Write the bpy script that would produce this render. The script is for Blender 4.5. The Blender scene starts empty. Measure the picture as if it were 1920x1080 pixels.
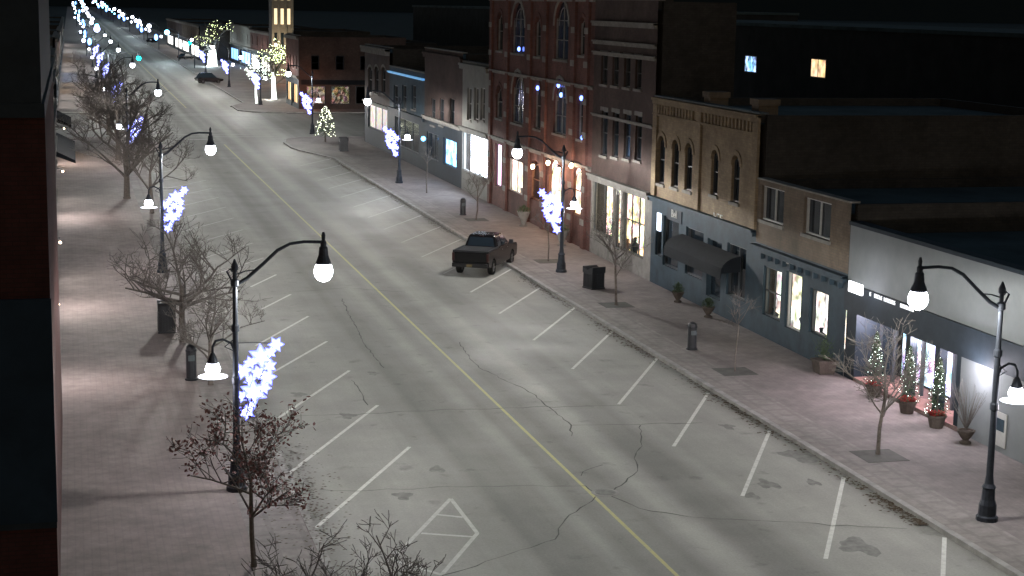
import bpy, bmesh, math, random
from mathutils import Vector, Matrix
R=math.radians; PI=math.pi
rnd=random.Random(11)
sc=bpy.context.scene; C=sc.collection
# ---------------------------------------------------------------- camera
HC=14.0; FPX=3134.0
CR=Matrix.Rotation(R(-14.81),4,'Z')@Matrix.Rotation(R(90-9.64),4,'X')@Matrix.Rotation(R(1.0),4,'Z')
cd=bpy.data.cameras.new('camera'); cam=bpy.data.objects.new('camera',cd); C.objects.link(cam)
cam.matrix_world=Matrix.Translation((0,0,HC))@CR
cd.sensor_width=36; cd.lens=36*FPX/1920; cd.clip_start=1; cd.clip_end=6000
sc.camera=cam
C3=CR.to_3x3()
def ray(px,py): return C3@Vector((px-960,540-py,-FPX))
def G(px,py,z=0.0):
    r=ray(px,py); t=(z-HC)/r.z; return Vector((r.x*t,r.y*t,z))
def GS(px,py): return G(px,py,.13)
XF=28.4; XK=22.6; XL=6.0; XC=14.35
def P(px,py,X=XF):
    r=ray(px,py); t=X/r.x; return (r.y*t,HC+r.z*t)
def E(px,X=XF):
    y0,y1=0,1300
    for _ in range(40):
        m=(y0+y1)/2
        if P(px,m,X)[1]>0: y0=m
        else: y1=m
    return P(px,y0,X)[0]
def OP(x0,y0,x1,y1,arch=0,X=XF):
    xm=(x0+x1)/2; ym=(y0+y1)/2
    return (P(x1,ym,X)[0],P(x0,ym,X)[0],max(.14,P(xm,y1,X)[1]),P(xm,y0,X)[1],arch)
# ---------------------------------------------------------------- materials
def newmat(name):
    m=bpy.data.materials.new(name); m.use_nodes=True; nt=m.node_tree
    b=nt.nodes['Principled BSDF']; return m,nt,b
def mat(name,col,rough=.75,var=.2,scale=2.5,metal=0,bump=0,spec=None):
    m,nt,b=newmat(name); N=nt.nodes; L=nt.links
    tc=N.new('ShaderNodeNewGeometry'); no=N.new('ShaderNodeTexNoise'); no.inputs['Scale'].default_value=scale; no.inputs['Detail'].default_value=8
    no.inputs['Roughness'].default_value=.65
    L.new(tc.outputs['Position'],no.inputs['Vector'])
    r=N.new('ShaderNodeValToRGB'); r.color_ramp.elements[0].position=.32; r.color_ramp.elements[1].position=.68
    r.color_ramp.elements[0].color=(*[c*(1-var) for c in col],1); r.color_ramp.elements[1].color=(*[min(1,c*(1+var)) for c in col],1)
    L.new(no.outputs['Fac'],r.inputs['Fac']); L.new(r.outputs['Color'],b.inputs['Base Color'])
    b.inputs['Roughness'].default_value=rough; b.inputs['Metallic'].default_value=metal
    if rough>=.5: b.inputs['Specular IOR Level'].default_value=.12
    if bump:
        bp=N.new('ShaderNodeBump'); bp.inputs['Strength'].default_value=bump; bp.inputs['Distance'].default_value=.02
        L.new(no.outputs['Fac'],bp.inputs['Height']); L.new(bp.outputs['Normal'],b.inputs['Normal'])
    return m
def brick(name,c1,c2,mortar,bw=.3,bh=.1,flat=False,rough=.85,var=.45,vs=.35):
    m,nt,b=newmat(name); N=nt.nodes; L=nt.links
    g=N.new('ShaderNodeNewGeometry'); s=N.new('ShaderNodeSeparateXYZ'); c=N.new('ShaderNodeCombineXYZ')
    L.new(g.outputs['Position'],s.inputs[0])
    if flat:
        L.new(s.outputs['Y'],c.inputs['X']); L.new(s.outputs['X'],c.inputs['Y'])
    else:
        a=N.new('ShaderNodeMath'); L.new(s.outputs['X'],a.inputs[0]); L.new(s.outputs['Y'],a.inputs[1])
        L.new(a.outputs[0],c.inputs['X']); L.new(s.outputs['Z'],c.inputs['Y'])
    t=N.new('ShaderNodeTexBrick'); t.inputs['Scale'].default_value=1; t.inputs['Brick Width'].default_value=bw; t.inputs['Row Height'].default_value=bh
    t.inputs['Mortar Size'].default_value=bh*.1; t.inputs['Color1'].default_value=(*c1,1); t.inputs['Color2'].default_value=(*c2,1); t.inputs['Mortar'].default_value=(*mortar,1)
    L.new(c.outputs[0],t.inputs['Vector'])
    def nz(sc_,lo,hi):
        no=N.new('ShaderNodeTexNoise'); no.inputs['Scale'].default_value=sc_; no.inputs['Detail'].default_value=9; no.inputs['Roughness'].default_value=.7; L.new(g.outputs['Position'],no.inputs['Vector'])
        mr=N.new('ShaderNodeMapRange'); mr.inputs['From Min'].default_value=.3; mr.inputs['From Max'].default_value=.7; mr.inputs['To Min'].default_value=lo; mr.inputs['To Max'].default_value=hi
        L.new(no.outputs['Fac'],mr.inputs['Value']); return mr.outputs[0]
    mu=N.new('ShaderNodeMath'); mu.operation='MULTIPLY'; L.new(nz(vs,1-var,1+var*.5),mu.inputs[0]); L.new(nz(vs*9,.8,1.16),mu.inputs[1])
    mx=N.new('ShaderNodeVectorMath'); mx.operation='SCALE'; L.new(t.outputs['Color'],mx.inputs[0]); L.new(mu.outputs[0],mx.inputs['Scale'])
    L.new(mx.outputs[0],b.inputs['Base Color']); b.inputs['Roughness'].default_value=rough; b.inputs['Specular IOR Level'].default_value=.15
    bp=N.new('ShaderNodeBump'); bp.inputs['Strength'].default_value=.12 if flat else .3; bp.inputs['Distance'].default_value=.006; bp.invert=True
    L.new(t.outputs['Fac'],bp.inputs['Height']); L.new(bp.outputs['Normal'],b.inputs['Normal'])
    return m
def emis(name,col,st):
    m,nt,b=newmat(name); b.inputs['Base Color'].default_value=(*[c*.6 for c in col],1)
    b.inputs['Emission Color'].default_value=(*col,1); b.inputs['Emission Strength'].default_value=st; return m
def shopglow(name,col,st,scale=2.2,mixf=.3,lo=.2):
    m,nt,b=newmat(name); N=nt.nodes; L=nt.links
    g=N.new('ShaderNodeNewGeometry'); v=N.new('ShaderNodeTexVoronoi'); v.inputs['Scale'].default_value=scale; v.distance='CHEBYCHEV'
    L.new(g.outputs['Position'],v.inputs['Vector'])
    hs=N.new('ShaderNodeMix'); hs.data_type='RGBA'; hs.inputs['Factor'].default_value=mixf; hs.inputs['A'].default_value=(*col,1)
    L.new(v.outputs['Color'],hs.inputs['B'])
    n2=N.new('ShaderNodeTexNoise'); n2.inputs['Scale'].default_value=scale*.9; n2.inputs['Detail'].default_value=5; L.new(g.outputs['Position'],n2.inputs['Vector'])
    mr=N.new('ShaderNodeMapRange'); mr.inputs['From Min'].default_value=.38; mr.inputs['From Max'].default_value=.6; mr.inputs['To Min'].default_value=st*lo; mr.inputs['To Max'].default_value=st*1.3
    L.new(n2.outputs['Fac'],mr.inputs['Value']); L.new(mr.outputs[0],b.inputs['Emission Strength'])
    L.new(hs.outputs['Result'],b.inputs['Emission Color']); L.new(hs.outputs['Result'],b.inputs['Base Color'])
    return m
def glass_dark(name,col=(.012,.018,.025)):
    m,nt,b=newmat(name); b.inputs['Base Color'].default_value=(*col,1); b.inputs['Roughness'].default_value=.08; return m
def glass_clear(name):
    m=bpy.data.materials.new(name); m.use_nodes=True; nt=m.node_tree; N=nt.nodes; N.clear(); L=nt.links
    o=N.new('ShaderNodeOutputMaterial'); mx=N.new('ShaderNodeMixShader'); t=N.new('ShaderNodeBsdfTransparent'); gl=N.new('ShaderNodeBsdfGlossy')
    gl.inputs['Roughness'].default_value=.03; t.inputs['Color'].default_value=(.93,.96,.97,1); mx.inputs[0].default_value=.08
    L.new(t.outputs[0],mx.inputs[1]); L.new(gl.outputs[0],mx.inputs[2]); L.new(mx.outputs[0],o.inputs[0]); return m
def asphalt():
    m,nt,b=newmat('asphalt'); N=nt.nodes; L=nt.links
    g=N.new('ShaderNodeNewGeometry'); s=N.new('ShaderNodeSeparateXYZ'); L.new(g.outputs['Position'],s.inputs[0])
    def noise(vec,sc_,det=6,ro=.6):
        n=N.new('ShaderNodeTexNoise'); n.inputs['Scale'].default_value=sc_; n.inputs['Detail'].default_value=det; n.inputs['Roughness'].default_value=ro
        L.new(vec,n.inputs['Vector']); return n.outputs['Fac']
    mp=N.new('ShaderNodeMapping'); mp.inputs['Scale'].default_value=(.75,.018,1); L.new(g.outputs['Position'],mp.inputs['Vector'])
    def mr(v,a,b_,c,d):
        n=N.new('ShaderNodeMapRange'); n.inputs['From Min'].default_value=a; n.inputs['From Max'].default_value=b_; n.inputs['To Min'].default_value=c; n.inputs['To Max'].default_value=d
        L.new(v,n.inputs['Value']); return n.outputs[0]
    def mul(a,b_):
        n=N.new('ShaderNodeMath'); n.operation='MULTIPLY'; L.new(a,n.inputs[0]); L.new(b_,n.inputs[1]); return n.outputs[0]
    xr=N.new('ShaderNodeMapRange'); xr.inputs['From Min'].default_value=6; xr.inputs['From Max'].default_value=22.6; L.new(s.outputs['X'],xr.inputs['Value'])
    wob=N.new('ShaderNodeMath'); wob.operation='ADD'; L.new(xr.outputs[0],wob.inputs[0]); L.new(mr(noise(mp.outputs[0],.6,2),.3,.7,-.015,.015),wob.inputs[1])
    cr=N.new('ShaderNodeValToRGB'); e=cr.color_ramp; e.interpolation='EASE'
    pts=[(0,.8),(.08,.95),(.24,1.02),(.29,.85),(.335,.66),(.38,.74),(.43,1.0),(.465,.76),(.50,.88),(.54,.78),(.60,1.12),(.66,.64),(.71,.72),(.77,1.0),(.92,1.02),(.98,.8)]
    e.elements[0].position=0; e.elements[0].color=(.8,)*3+(1,); e.elements[1].position=1; e.elements[1].color=(.65,)*3+(1,)
    for p,v in pts[1:]:
        q=e.elements.new(p); q.color=(v,v,v,1)
    L.new(wob.outputs[0],cr.inputs['Fac'])
    v=mul(cr.outputs['Color'],mr(noise(mp.outputs[0],1,5),.3,.7,.86,1.12))
    v=mul(v,mr(noise(g.outputs['Position'],.35,8,.65),.3,.7,.86,1.12))
    v=mul(v,mr(noise(g.outputs['Position'],14,6,.8),.3,.7,.84,1.16))
    v=mul(v,mr(noise(g.outputs['Position'],1.1,4,.55),.62,.74,1,.7))
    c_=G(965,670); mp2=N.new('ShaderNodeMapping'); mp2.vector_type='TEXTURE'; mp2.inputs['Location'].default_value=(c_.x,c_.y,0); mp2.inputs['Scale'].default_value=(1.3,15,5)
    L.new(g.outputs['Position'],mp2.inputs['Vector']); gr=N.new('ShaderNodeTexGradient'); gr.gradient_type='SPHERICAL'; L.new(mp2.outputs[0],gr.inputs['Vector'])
    v=mul(v,mr(gr.outputs['Fac'],0,1,1,1.7))  # lighter oval painted into the asphalt for a wet headlight sheen
    sm=N.new('ShaderNodeVectorMath'); sm.operation='SCALE'; sm.inputs[0].default_value=(.305,.302,.276); L.new(v,sm.inputs['Scale'])
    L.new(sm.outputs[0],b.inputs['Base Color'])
    L.new(mr(noise(g.outputs['Position'],.3,5),.3,.7,.65,.85),b.inputs['Roughness']); b.inputs['Specular IOR Level'].default_value=.25
    bp=N.new('ShaderNodeBump'); bp.inputs['Strength'].default_value=.5; bp.inputs['Distance'].default_value=.01
    L.new(noise(g.outputs['Position'],30,4,.7),bp.inputs['Height']); L.new(bp.outputs['Normal'],b.inputs['Normal'])
    return m
def worn(name,col,under=(.28,.28,.26),amt=.55,scale=5):
    m,nt,b=newmat(name); N=nt.nodes; L=nt.links
    g=N.new('ShaderNodeNewGeometry'); n=N.new('ShaderNodeTexNoise'); n.inputs['Scale'].default_value=scale; n.inputs['Detail'].default_value=10; n.inputs['Roughness'].default_value=.75
    L.new(g.outputs['Position'],n.inputs['Vector']); r=N.new('ShaderNodeValToRGB'); r.color_ramp.elements[0].position=amt-.2; r.color_ramp.elements[1].position=amt
    r.color_ramp.elements[0].color=(*[a*.5+b_*.5 for a,b_ in zip(under,col)],1); r.color_ramp.elements[1].color=(*col,1)
    L.new(n.outputs['Fac'],r.inputs['Fac']); L.new(r.outputs['Color'],b.inputs['Base Color']); b.inputs['Roughness'].default_value=.7
    return m
M={}
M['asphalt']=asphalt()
M['crack']=mat('crack_tar',(.10,.10,.092),.8)
M['stain']=mat('oil_stain',(.19,.19,.175),.6,.3,4)
M['white_paint']=worn('white_paint',(.62,.62,.58)); M['yellow_paint']=worn('yellow_paint',(.50,.46,.20),amt=.55)
M['hatch_paint']=worn('hatch_paint',(.52,.52,.49),amt=.6)
M['pave_left']=brick('paving_left',(.265,.225,.212),(.255,.218,.206),(.242,.208,.198),.4,.2,True,.8,.3,.25)
M['pave_right']=brick('paving_right',(.235,.208,.20),(.225,.20,.193),(.212,.19,.183),.4,.2,True,.8,.3,.25)
M['pave_band']=brick('paving_band',(.26,.238,.225),(.25,.23,.218),(.225,.205,.195),.8,.8,True,.8,.3,.4)
M['kerb']=mat('kerb_concrete',(.30,.29,.275),.85,.3,1.5)
M['ground']=mat('ground',(.03,.038,.04),.95,.4,.1)
M['hills']=mat('hills',(.012,.018,.02),.95)
M['lampiron']=mat('lamp_iron',(.035,.04,.05),.5,.2,8,.3)
M['black']=mat('black_metal',(.02,.022,.026),.4,.2,8,.2)
M['globe']=emis('globe_glow',(.88,.90,1.0),18)
M['disc']=emis('glass_brim',(.88,.9,1.0),2.0)
M['globe_far']=emis('far_globe_glow',(.75,.82,1.0),18); M['globe_cyan']=emis('far_globe_cyan',(.2,.7,1.0),14); M['globe_violet']=emis('far_globe_violet',(.5,.52,1.0),16)
M['star']=emis('star_led',(.16,.19,1.0),4.0); M['star2']=emis('star_led_core',(.58,.62,1.0),4.8)
M['starblue']=emis('star_led_blue',(.15,.35,1.0),7)
M['bark']=mat('bark',(.11,.095,.085),.9,.35,9); M['bark2']=mat('bark_grey',(.11,.10,.092),.9,.3,9)
M['leaf']=mat('russet_leaf',(.18,.09,.085),.7,.4,20); M['leafg']=mat('conifer_green',(.05,.075,.04),.8,.4,20)
M['litter']=mat('leaf_litter',(.09,.07,.05),.9,.5,20)
M['yb']=brick('buff_brick',(.235,.178,.112),(.19,.142,.094),(.17,.14,.105),.34,.11,var=.45,vs=.6)
M['rb']=brick('red_brick',(.13,.058,.05),(.105,.048,.043),(.1,.07,.06),.34,.11)
M['db']=brick('dark_red_brick',(.075,.05,.046),(.062,.046,.042),(.062,.052,.048),.34,.11)
M['bb']=brick('brown_brick',(.145,.112,.083),(.125,.1,.074),(.11,.09,.075),.34,.11)
M['sb']=brick('party_wall_brick',(.045,.04,.036),(.036,.033,.03),(.033,.03,.028),.34,.11)
M['nb']=brick('night_brick',(.06,.022,.02),(.05,.02,.018),(.035,.02,.018),.3,.1)
M['cream']=mat('cream_stucco',(.18,.18,.168),.85,.15,1); M['stone']=mat('pale_stone',(.18,.172,.16),.85,.25,2)
M['whitewall']=mat('white_siding',(.165,.178,.183),.8,.12,.6); M['slate']=mat('slate_blue_paint',(.028,.044,.058),.7,.25,1.5)
M['charcoal']=mat('charcoal_panel',(.018,.025,.033),.6,.2,1.5); M['roof']=mat('roof_membrane',(.04,.058,.065),.9,.35,.4)
M['navy']=mat('navy_panel',(.014,.026,.042),.6,.25,.8); M['flash']=mat('metal_flashing',(.08,.095,.10),.5,.2,2,.4)
M['frame_w']=mat('white_frame',(.36,.36,.345),.5,.1,5); M['frame_d']=mat('dark_frame',(.03,.035,.04),.4,.2,5)
M['gd']=glass_dark('dark_glass'); M['gb']=glass_dark('blue_glass',(.03,.05,.09)); M['gc']=glass_clear('shop_glass')
M['wood']=mat('brown_door',(.16,.08,.045),.5,.2,3); M['awn']=mat('awning_canvas',(.009,.011,.014),.95,.25,2)
M['terra']=mat('clay_pot',(.07,.058,.05),.8,.2,6); M['redfl']=mat('red_flowers',(.35,.03,.03),.6,.3,20)
M['warmwin']=emis('warm_window',(1,.66,.30),1.3); M['whitewin']=emis('white_window',(1,.96,.9),3.0); M['bluewin']=emis('blue_window',(.25,.5,1),2.2)
M['pink']=emis('pink_panel',(1,.60,.88),2.6); M['redwin']=emis('orange_sign',(1,.2,.08),1.4)
M['s_warm']=shopglow('shop_warm',(1,.74,.42),2.6,2.8,.42,.15)
M['sconce']=emis('sconce_glow',(1,.75,.5),14); M['fairy']=emis('fairy_light',(.85,1,.5),9); M['fairyw']=emis('fairy_white',(.85,1,.9),8); M['fairyc']=emis('fairy_corner',(.9,.95,.7),5); M['wraplight']=emis('wrapped_lights',(.92,1,.95),6)
M['signlit']=emis('lit_sign',(.95,.97,1),2.6); M['green']=emis('green_signal',(.0,.75,.8),40); M['tower_lit']=emis('tower_light',(1,.8,.5),1.2); M['winblue']=emis('blue_point',(.15,.25,1),6)
M['paint_truck']=mat('truck_paint',(.009,.009,.010),.16,.1,2,.2); M['tyre']=mat('tyre_rubber',(.012,.012,.012),.85); M['rim']=mat('alloy_rim',(.12,.12,.125),.4,.1,5,.8)
M['tail']=mat('tail_lens',(.035,.008,.008),.3); M['plate']=mat('licence_plate',(.16,.13,.07),.5); M['chrome']=mat('dark_bumper',(.025,.025,.027),.35,.1,5,.5)
M['tonneau']=mat('bed_cover',(.045,.045,.047),.6); M['carp']=mat('car_paint_dark',(.015,.017,.02),.25,.1,2,.3); M['carp2']=mat('car_paint_silver',(.3,.3,.31),.3,.1,2,.5)
M['letter']=emis('lit_lettering',(.95,.97,1),.8); M['plainwhite']=mat('white_lettering',(.45,.45,.43),.6)
# ---------------------------------------------------------------- mesh builder
ORG={}
def org(p): return ORG.get(p.name,Vector((0,0,0))) if p else Vector((0,0,0))
class MB:
    def __init__(s): s.v=[]; s.f=[]
    def add(s,vs,fs):
        n=len(s.v); s.v+=[tuple(v) for v in vs]; s.f+=[tuple(i+n for i in f) for f in fs]
    def hexa(s,c):
        s.add(c,[(0,3,2,1),(4,5,6,7),(0,1,5,4),(1,2,6,5),(2,3,7,6),(3,0,4,7)])
    def box(s,x0,x1,y0,y1,z0,z1):
        s.hexa([(x0,y0,z0),(x1,y0,z0),(x1,y1,z0),(x0,y1,z0),(x0,y0,z1),(x1,y0,z1),(x1,y1,z1),(x0,y1,z1)])
    def fb(s,m,u0,u1,z0,z1,d0,d1):
        s.hexa([m(u0,z0,d0),m(u1,z0,d0),m(u1,z0,d1),m(u0,z0,d1),m(u0,z1,d0),m(u1,z1,d0),m(u1,z1,d1),m(u0,z1,d1)])
    def tube(s,pts,rads,n=8,cap=True):
        pts=[Vector(p) for p in pts]
        if not isinstance(rads,(list,tuple)): rads=[rads]*len(pts)
        base=len(s.v); up=None
        for i,p in enumerate(pts):
            d=(pts[min(i+1,len(pts)-1)]-pts[max(i-1,0)])
            if d.length<1e-7: d=Vector((0,0,1))
            d.normalize()
            if up is None: up=Vector((1,0,0)) if abs(d.x)<.8 else Vector((0,1,0))
            a=(up-d*up.dot(d))
            if a.length<1e-4: a=Vector((0,1,0))-d*d.y
            a.normalize(); up=a; b=d.cross(a)
            for k in range(n):
                t=2*PI*k/n; q=p+(a*math.cos(t)+b*math.sin(t))*rads[i]; s.v.append((q.x,q.y,q.z))
        for i in range(len(pts)-1):
            for k in range(n):
                k2=(k+1)%n; s.f.append((base+i*n+k,base+i*n+k2,base+(i+1)*n+k2,base+(i+1)*n+k))
        if cap:
            s.f.append(tuple(base+k for k in range(n-1,-1,-1))); s.f.append(tuple(base+(len(pts)-1)*n+k for k in range(n)))
    def lathe(s,c,prof,n=12):
        base=len(s.v)
        for r,z in prof:
            for k in range(n):
                t=2*PI*k/n; s.v.append((c[0]+r*math.cos(t),c[1]+r*math.sin(t),c[2]+z))
        for i in range(len(prof)-1):
            for k in range(n):
                k2=(k+1)%n; s.f.append((base+i*n+k,base+i*n+k2,base+(i+1)*n+k2,base+(i+1)*n+k))
        s.f.append(tuple(base+k for k in range(n-1,-1,-1))); s.f.append(tuple(base+(len(prof)-1)*n+k for k in range(n)))
    def prism(s,poly,a,b,fn):
        n=len(poly); s.add([fn(p[0],p[1],a) for p in poly]+[fn(p[0],p[1],b) for p in poly],
            [tuple(range(n-1,-1,-1)),tuple(range(n,2*n))]+[(i,(i+1)%n,n+(i+1)%n,n+i) for i in range(n)])
    def ball(s,c,r,n=8,sz=1):
        s.lathe(c,[(max(.001,r*math.sin(PI*i/n)),-r*sz*math.cos(PI*i/n)) for i in range(n+1)],n+2)
    def build(s,name,m,parent=None,smooth=False,label=None,kind=None,bevel=0,recalc=True):
        o_=org(parent)
        me=bpy.data.meshes.new(name); me.from_pydata([(v[0]-o_.x,v[1]-o_.y,v[2]-o_.z) for v in s.v],[],s.f); me.materials.append(m)
        if recalc:
            bm=bmesh.new(); bm.from_mesh(me); bmesh.ops.recalc_face_normals(bm,faces=bm.faces); bm.to_mesh(me); bm.free()
        if smooth:
            for p in me.polygons: p.use_smooth=True
        o=bpy.data.objects.new(name,me); C.objects.link(o)
        if parent: o.parent=parent; ORG[o.name]=o_
        if label: o['label']=label
        if kind: o['kind']=kind
        if bevel:
            b=o.modifiers.new('bevel','BEVEL'); b.width=bevel; b.segments=2; b.limit_method='ANGLE'
        return o
fz=lambda x,y,z:(x,y,z)
fx=lambda y,z,x:(x,y,z)
fy=lambda x,z,y:(x,y,z)
def thing(name,label,cat,loc=(0,0,0),group=None):
    o=bpy.data.objects.new(name,None); C.objects.link(o); o.empty_display_size=.2
    o.location=loc; ORG[o.name]=Vector(loc); o['label']=label; o['category']=cat
    if group: o['group']=group
    return o
def tag(o,label,cat,group=None,kind=None):
    o['label']=label; o['category']=cat
    if group: o['group']=group
    if kind: o['kind']=kind
    return o
def dup(o,parent=None):
    c=o.copy(); C.objects.link(c); c.parent=parent
    if parent: c.matrix_parent_inverse=Matrix()
    for ch in list(o.children): dup(ch,c)
    return c
def place(o,loc,rz=0,label=None,group=None,scale=None):
    o.location=loc; o.rotation_euler=(0,0,rz)
    if label: o['label']=label
    if group: o['group']=group
    if scale: o.scale=(scale,)*3
    return o
def struct(mb,name,m,label,cat,parent=None,**k):
    o=mb.build(name,m,parent,**k); o['kind']='structure'
    if not parent: o['label']=label; o['category']=cat
    return o
# ---------------------------------------------------------------- world
w=bpy.data.worlds.new('World'); sc.world=w; w.use_nodes=True; nt=w.node_tree
sky=nt.nodes.new('ShaderNodeTexSky'); sky.sky_type='NISHITA'; sky.sun_disc=False; sky.sun_elevation=R(12); sky.sun_rotation=R(200)
nt.links.new(sky.outputs[0],nt.nodes['Background'].inputs['Color']); nt.nodes['Background'].inputs['Strength'].default_value=.024
sl=bpy.data.lights.new('moonlight','SUN'); sl.energy=.09; sl.angle=R(10); sl.color=(.7,.9,1); so=bpy.data.objects.new('moonlight',sl); C.objects.link(so); so.rotation_euler=(R(35),R(15),R(20))  # faint cool fill lamp added to give the scene shape
sc.view_settings.view_transform='Standard'; sc.view_settings.look='None'; sc.view_settings.exposure=0
# ---------------------------------------------------------------- ground, road, pavements
YI0,YI1=173.0,211.0; YEND=2400
mb=MB(); mb.add([(-2500,-200,-.03),(2500,-200,-.03),(2500,4000,-.03),(-2500,4000,-.03)],[(0,1,2,3)])
struct(mb,'ground',M['ground'],'dark ground beneath the town around the street','ground')
mb=MB(); n=90
for i in range(n):
    t0=-60+(YEND+60)*i/n; t1=-60+(YEND+60)*(i+1)/n
    mb.add([(2,t0,0),(26,t0,0),(26,t1,0),(2,t1,0)],[(0,1,2,3)])
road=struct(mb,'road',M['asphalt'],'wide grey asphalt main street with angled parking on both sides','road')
mb=MB(); mb.add([(26,YI0+1,-.004),(300,YI0+1,-.004),(300,YI1-1,-.004),(26,YI1-1,-.004)],[(0,1,2,3)]); mb.add([(-200,YI0+1,-.004),(2,YI0+1,-.004),(2,YI1-1,-.004),(-200,YI1-1,-.004)],[(0,1,2,3)])
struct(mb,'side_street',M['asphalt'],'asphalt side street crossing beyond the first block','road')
def pavement(path,back,m,name,label,band=None):
    poly=path+back
    a=MB(); a.prism(poly,-.02,.13,fz); o=struct(a,name,m,label,'pavement')
    k=MB()
    for (x0,y0),(x1,y1) in zip(path,path[1:]):
        d=Vector((x1-x0,y1-y0,0)); d.normalize(); nn=Vector((-d.y,d.x,0))
        if (Vector((back[0][0],back[0][1],0))-Vector((x1,y1,0))).dot(nn)<0 and abs(d.x)<.9: nn=-nn
        if abs(d.x)>=.9: nn=Vector((0,-1,0)) if y0<190 else Vector((0,1,0))
        A=Vector((x0,y0,0))-nn*.006-d*.003; B=Vector((x1,y1,0))-nn*.006+d*.003
        k.hexa([(*(A).xy,-.02),(*(B).xy,-.02),(*(B+nn*.22).xy,-.02),(*(A+nn*.22).xy,-.02),(*(A).xy,.137),(*(B).xy,.137),(*(B+nn*.22).xy,.137),(*(A+nn*.22).xy,.137)])
    k.build('kerb',M['kerb'],o,kind='structure')
    return o
rp=pavement([(XK,-60),(XK,149),(20.6,157),(20.2,160),(20.2,166),(20.8,170),(22.6,172.6),(26,YI0),(80,YI0)],[(80,YI0-4),(XF+.5,YI0-6),(XF+.5,-60)],M['pave_right'],'pavement','brick and concrete pavement along the right hand shops of the near block')
lp=pavement([(XL,-60),(XL,150),(8,157),(8.4,160),(8.4,166),(7.6,170),(6,172.6),(2,YI0),(-60,YI0)],[(-60,YI0-4),(-2.2,YI0-6),(-2.2,-60)],M['pave_left'],'pavement','reddish brick pavement along the left edge of the near block')
pavement([(80,YI1),(26,YI1),(22,YI1+1),(20.4,YI1+4),(20.4,YI1+12),(XK,YI1+20),(XK,YEND)],[(XF+8,YEND),(XF+8,YI1+6),(80,YI1+4)],M['pave_right'],'pavement','far pavement on the right beyond the side street')
pavement([(-60,YI1),(2,YI1),(6.6,YI1+1),(8.2,YI1+4),(8.2,YI1+12),(XL,YI1+20),(XL,YEND)],[(-2.2,YEND),(-2.2,YI1+6),(-60,YI1+4)],M['pave_left'],'pavement','far pavement on the left beyond the side street')
a=MB()
a.add([(XK+.24,-60,.134),(XK+1.6,-60,.134),(XK+1.6,149,.134),(XK+.24,149,.134)],[(0,1,2,3)]); a.build('paving_band',M['pave_band'],rp,kind='structure')
a=MB()
a.add([(XL-.24,-60,.134),(XL-1.8,-60,.134),(XL-1.8,149,.134),(XL-.24,149,.134)],[(0,1,2,3)]); a.build('paving_band',M['pave_band'],lp,kind='structure')
def ribbon(mb,pts,wd,z,jit=0):
    pts=[Vector((p[0],p[1],0)) for p in pts]; vs=[]
    for i,p in enumerate(pts):
        d=(pts[min(i+1,len(pts)-1)]-pts[max(i-1,0)]).normalized(); nn=Vector((-d.y,d.x,0))*(wd/2)*(1+jit*rnd.uniform(-1,1))
        vs+=[(*(p+nn).xy,z),(*(p-nn).xy,z)]
    mb.add(vs,[(2*i,2*i+1,2*i+3,2*i+2) for i in range(len(pts)-1)])
def part_line(name,pts,wd,z,m):
    a=MB(); ribbon(a,pts,wd,z); a.build(name,m,road,kind='structure')
part_line('centre_line',[(XC-.03,-40),(XC-.03,YI0-8)],.11,.004,M['yellow_paint'])
part_line('centre_line',[(XC,YI1+10),(XC,900)],.13,.004,M['yellow_paint'])
RL=[((958,505),(882,548)),((1012,540),(936,588)),((1080,575),(1000,638)),((1147,622),(1073,692)),((1232,672),(1160,758)),((1328,737),(1263,837)),((1443,808),(1392,930)),((1582,895),(1548,1048))]
for a_,b_ in RL:
    p,q=G(*a_),G(*b_); part_line('stall_line',[p,q],.12,.004,M['white_paint'])
p0,q0=G(*RL[0][0]),G(*RL[0][1]); p1=G(*RL[6][0]); sp=(p0.y-p1.y)/6; dv=q0-p0
part_line('stall_line',[(XK-.1,p1.y-2*sp),(XK-.1+dv.x,p1.y-2*sp+dv.y)],.12,.004,M['white_paint'])
for k in range(1,12):
    p=Vector((XK-.15,p0.y+k*sp,0)); part_line('stall_line',[p,p+dv],.10,.004,M['hatch_paint'])
LLn=[((768,838),(592,990)),((708,760),(535,893)),((655,695),(520,785)),((613,640),(500,705)),((578,593),(480,648)),((545,552),(490,580)),((518,515),(470,538))]
for a_,b_ in LLn: part_line('stall_line',[G(*a_),G(*b_)],.12,.004,M['white_paint'])
p0=G(*LLn[-1][0])
for k in range(1,12):
    p=Vector((XL+4.0,p0.y+k*sp,0)); part_line('stall_line',[p,(p.x+dv.x,p.y-abs(dv.y)*.95)],.09,.004,M['hatch_paint'])
for a_,b_ in [((845,935),(735,1050)),((845,935),(895,1000)),((895,1000),(828,1078)),((820,965),(868,970)),((790,1000),(890,1007)),((735,1050),(828,1078))]:
    part_line('hatch_line',[G(*a_),G(*b_)],.12,.004,M['hatch_paint'])
for y in (174.3,177.6,206,209): part_line('crosswalk_line',[(8.6,y),(20.2,y)],.22,.004,M['hatch_paint'])
part_line('stop_line',[(8.6,171),(XC-.5,171)],.4,.004,M['hatch_paint'])
def crack(pts,wd=.035):
    P_=[G(*p) for p in pts]; out=[]
    for a_,b_ in zip(P_,P_[1:]):
        n=max(2,int((b_-a_).length/.35))
        for i in range(n):
            q=a_.lerp(b_,i/n); out.append((q.x+rnd.uniform(-.05,.05),q.y+rnd.uniform(-.09,.09)))
    out.append(tuple(P_[-1].xy)); a=MB(); ribbon(a,out,wd,.008,.6); a.build('crack',M['crack'],road,kind='structure')
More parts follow.
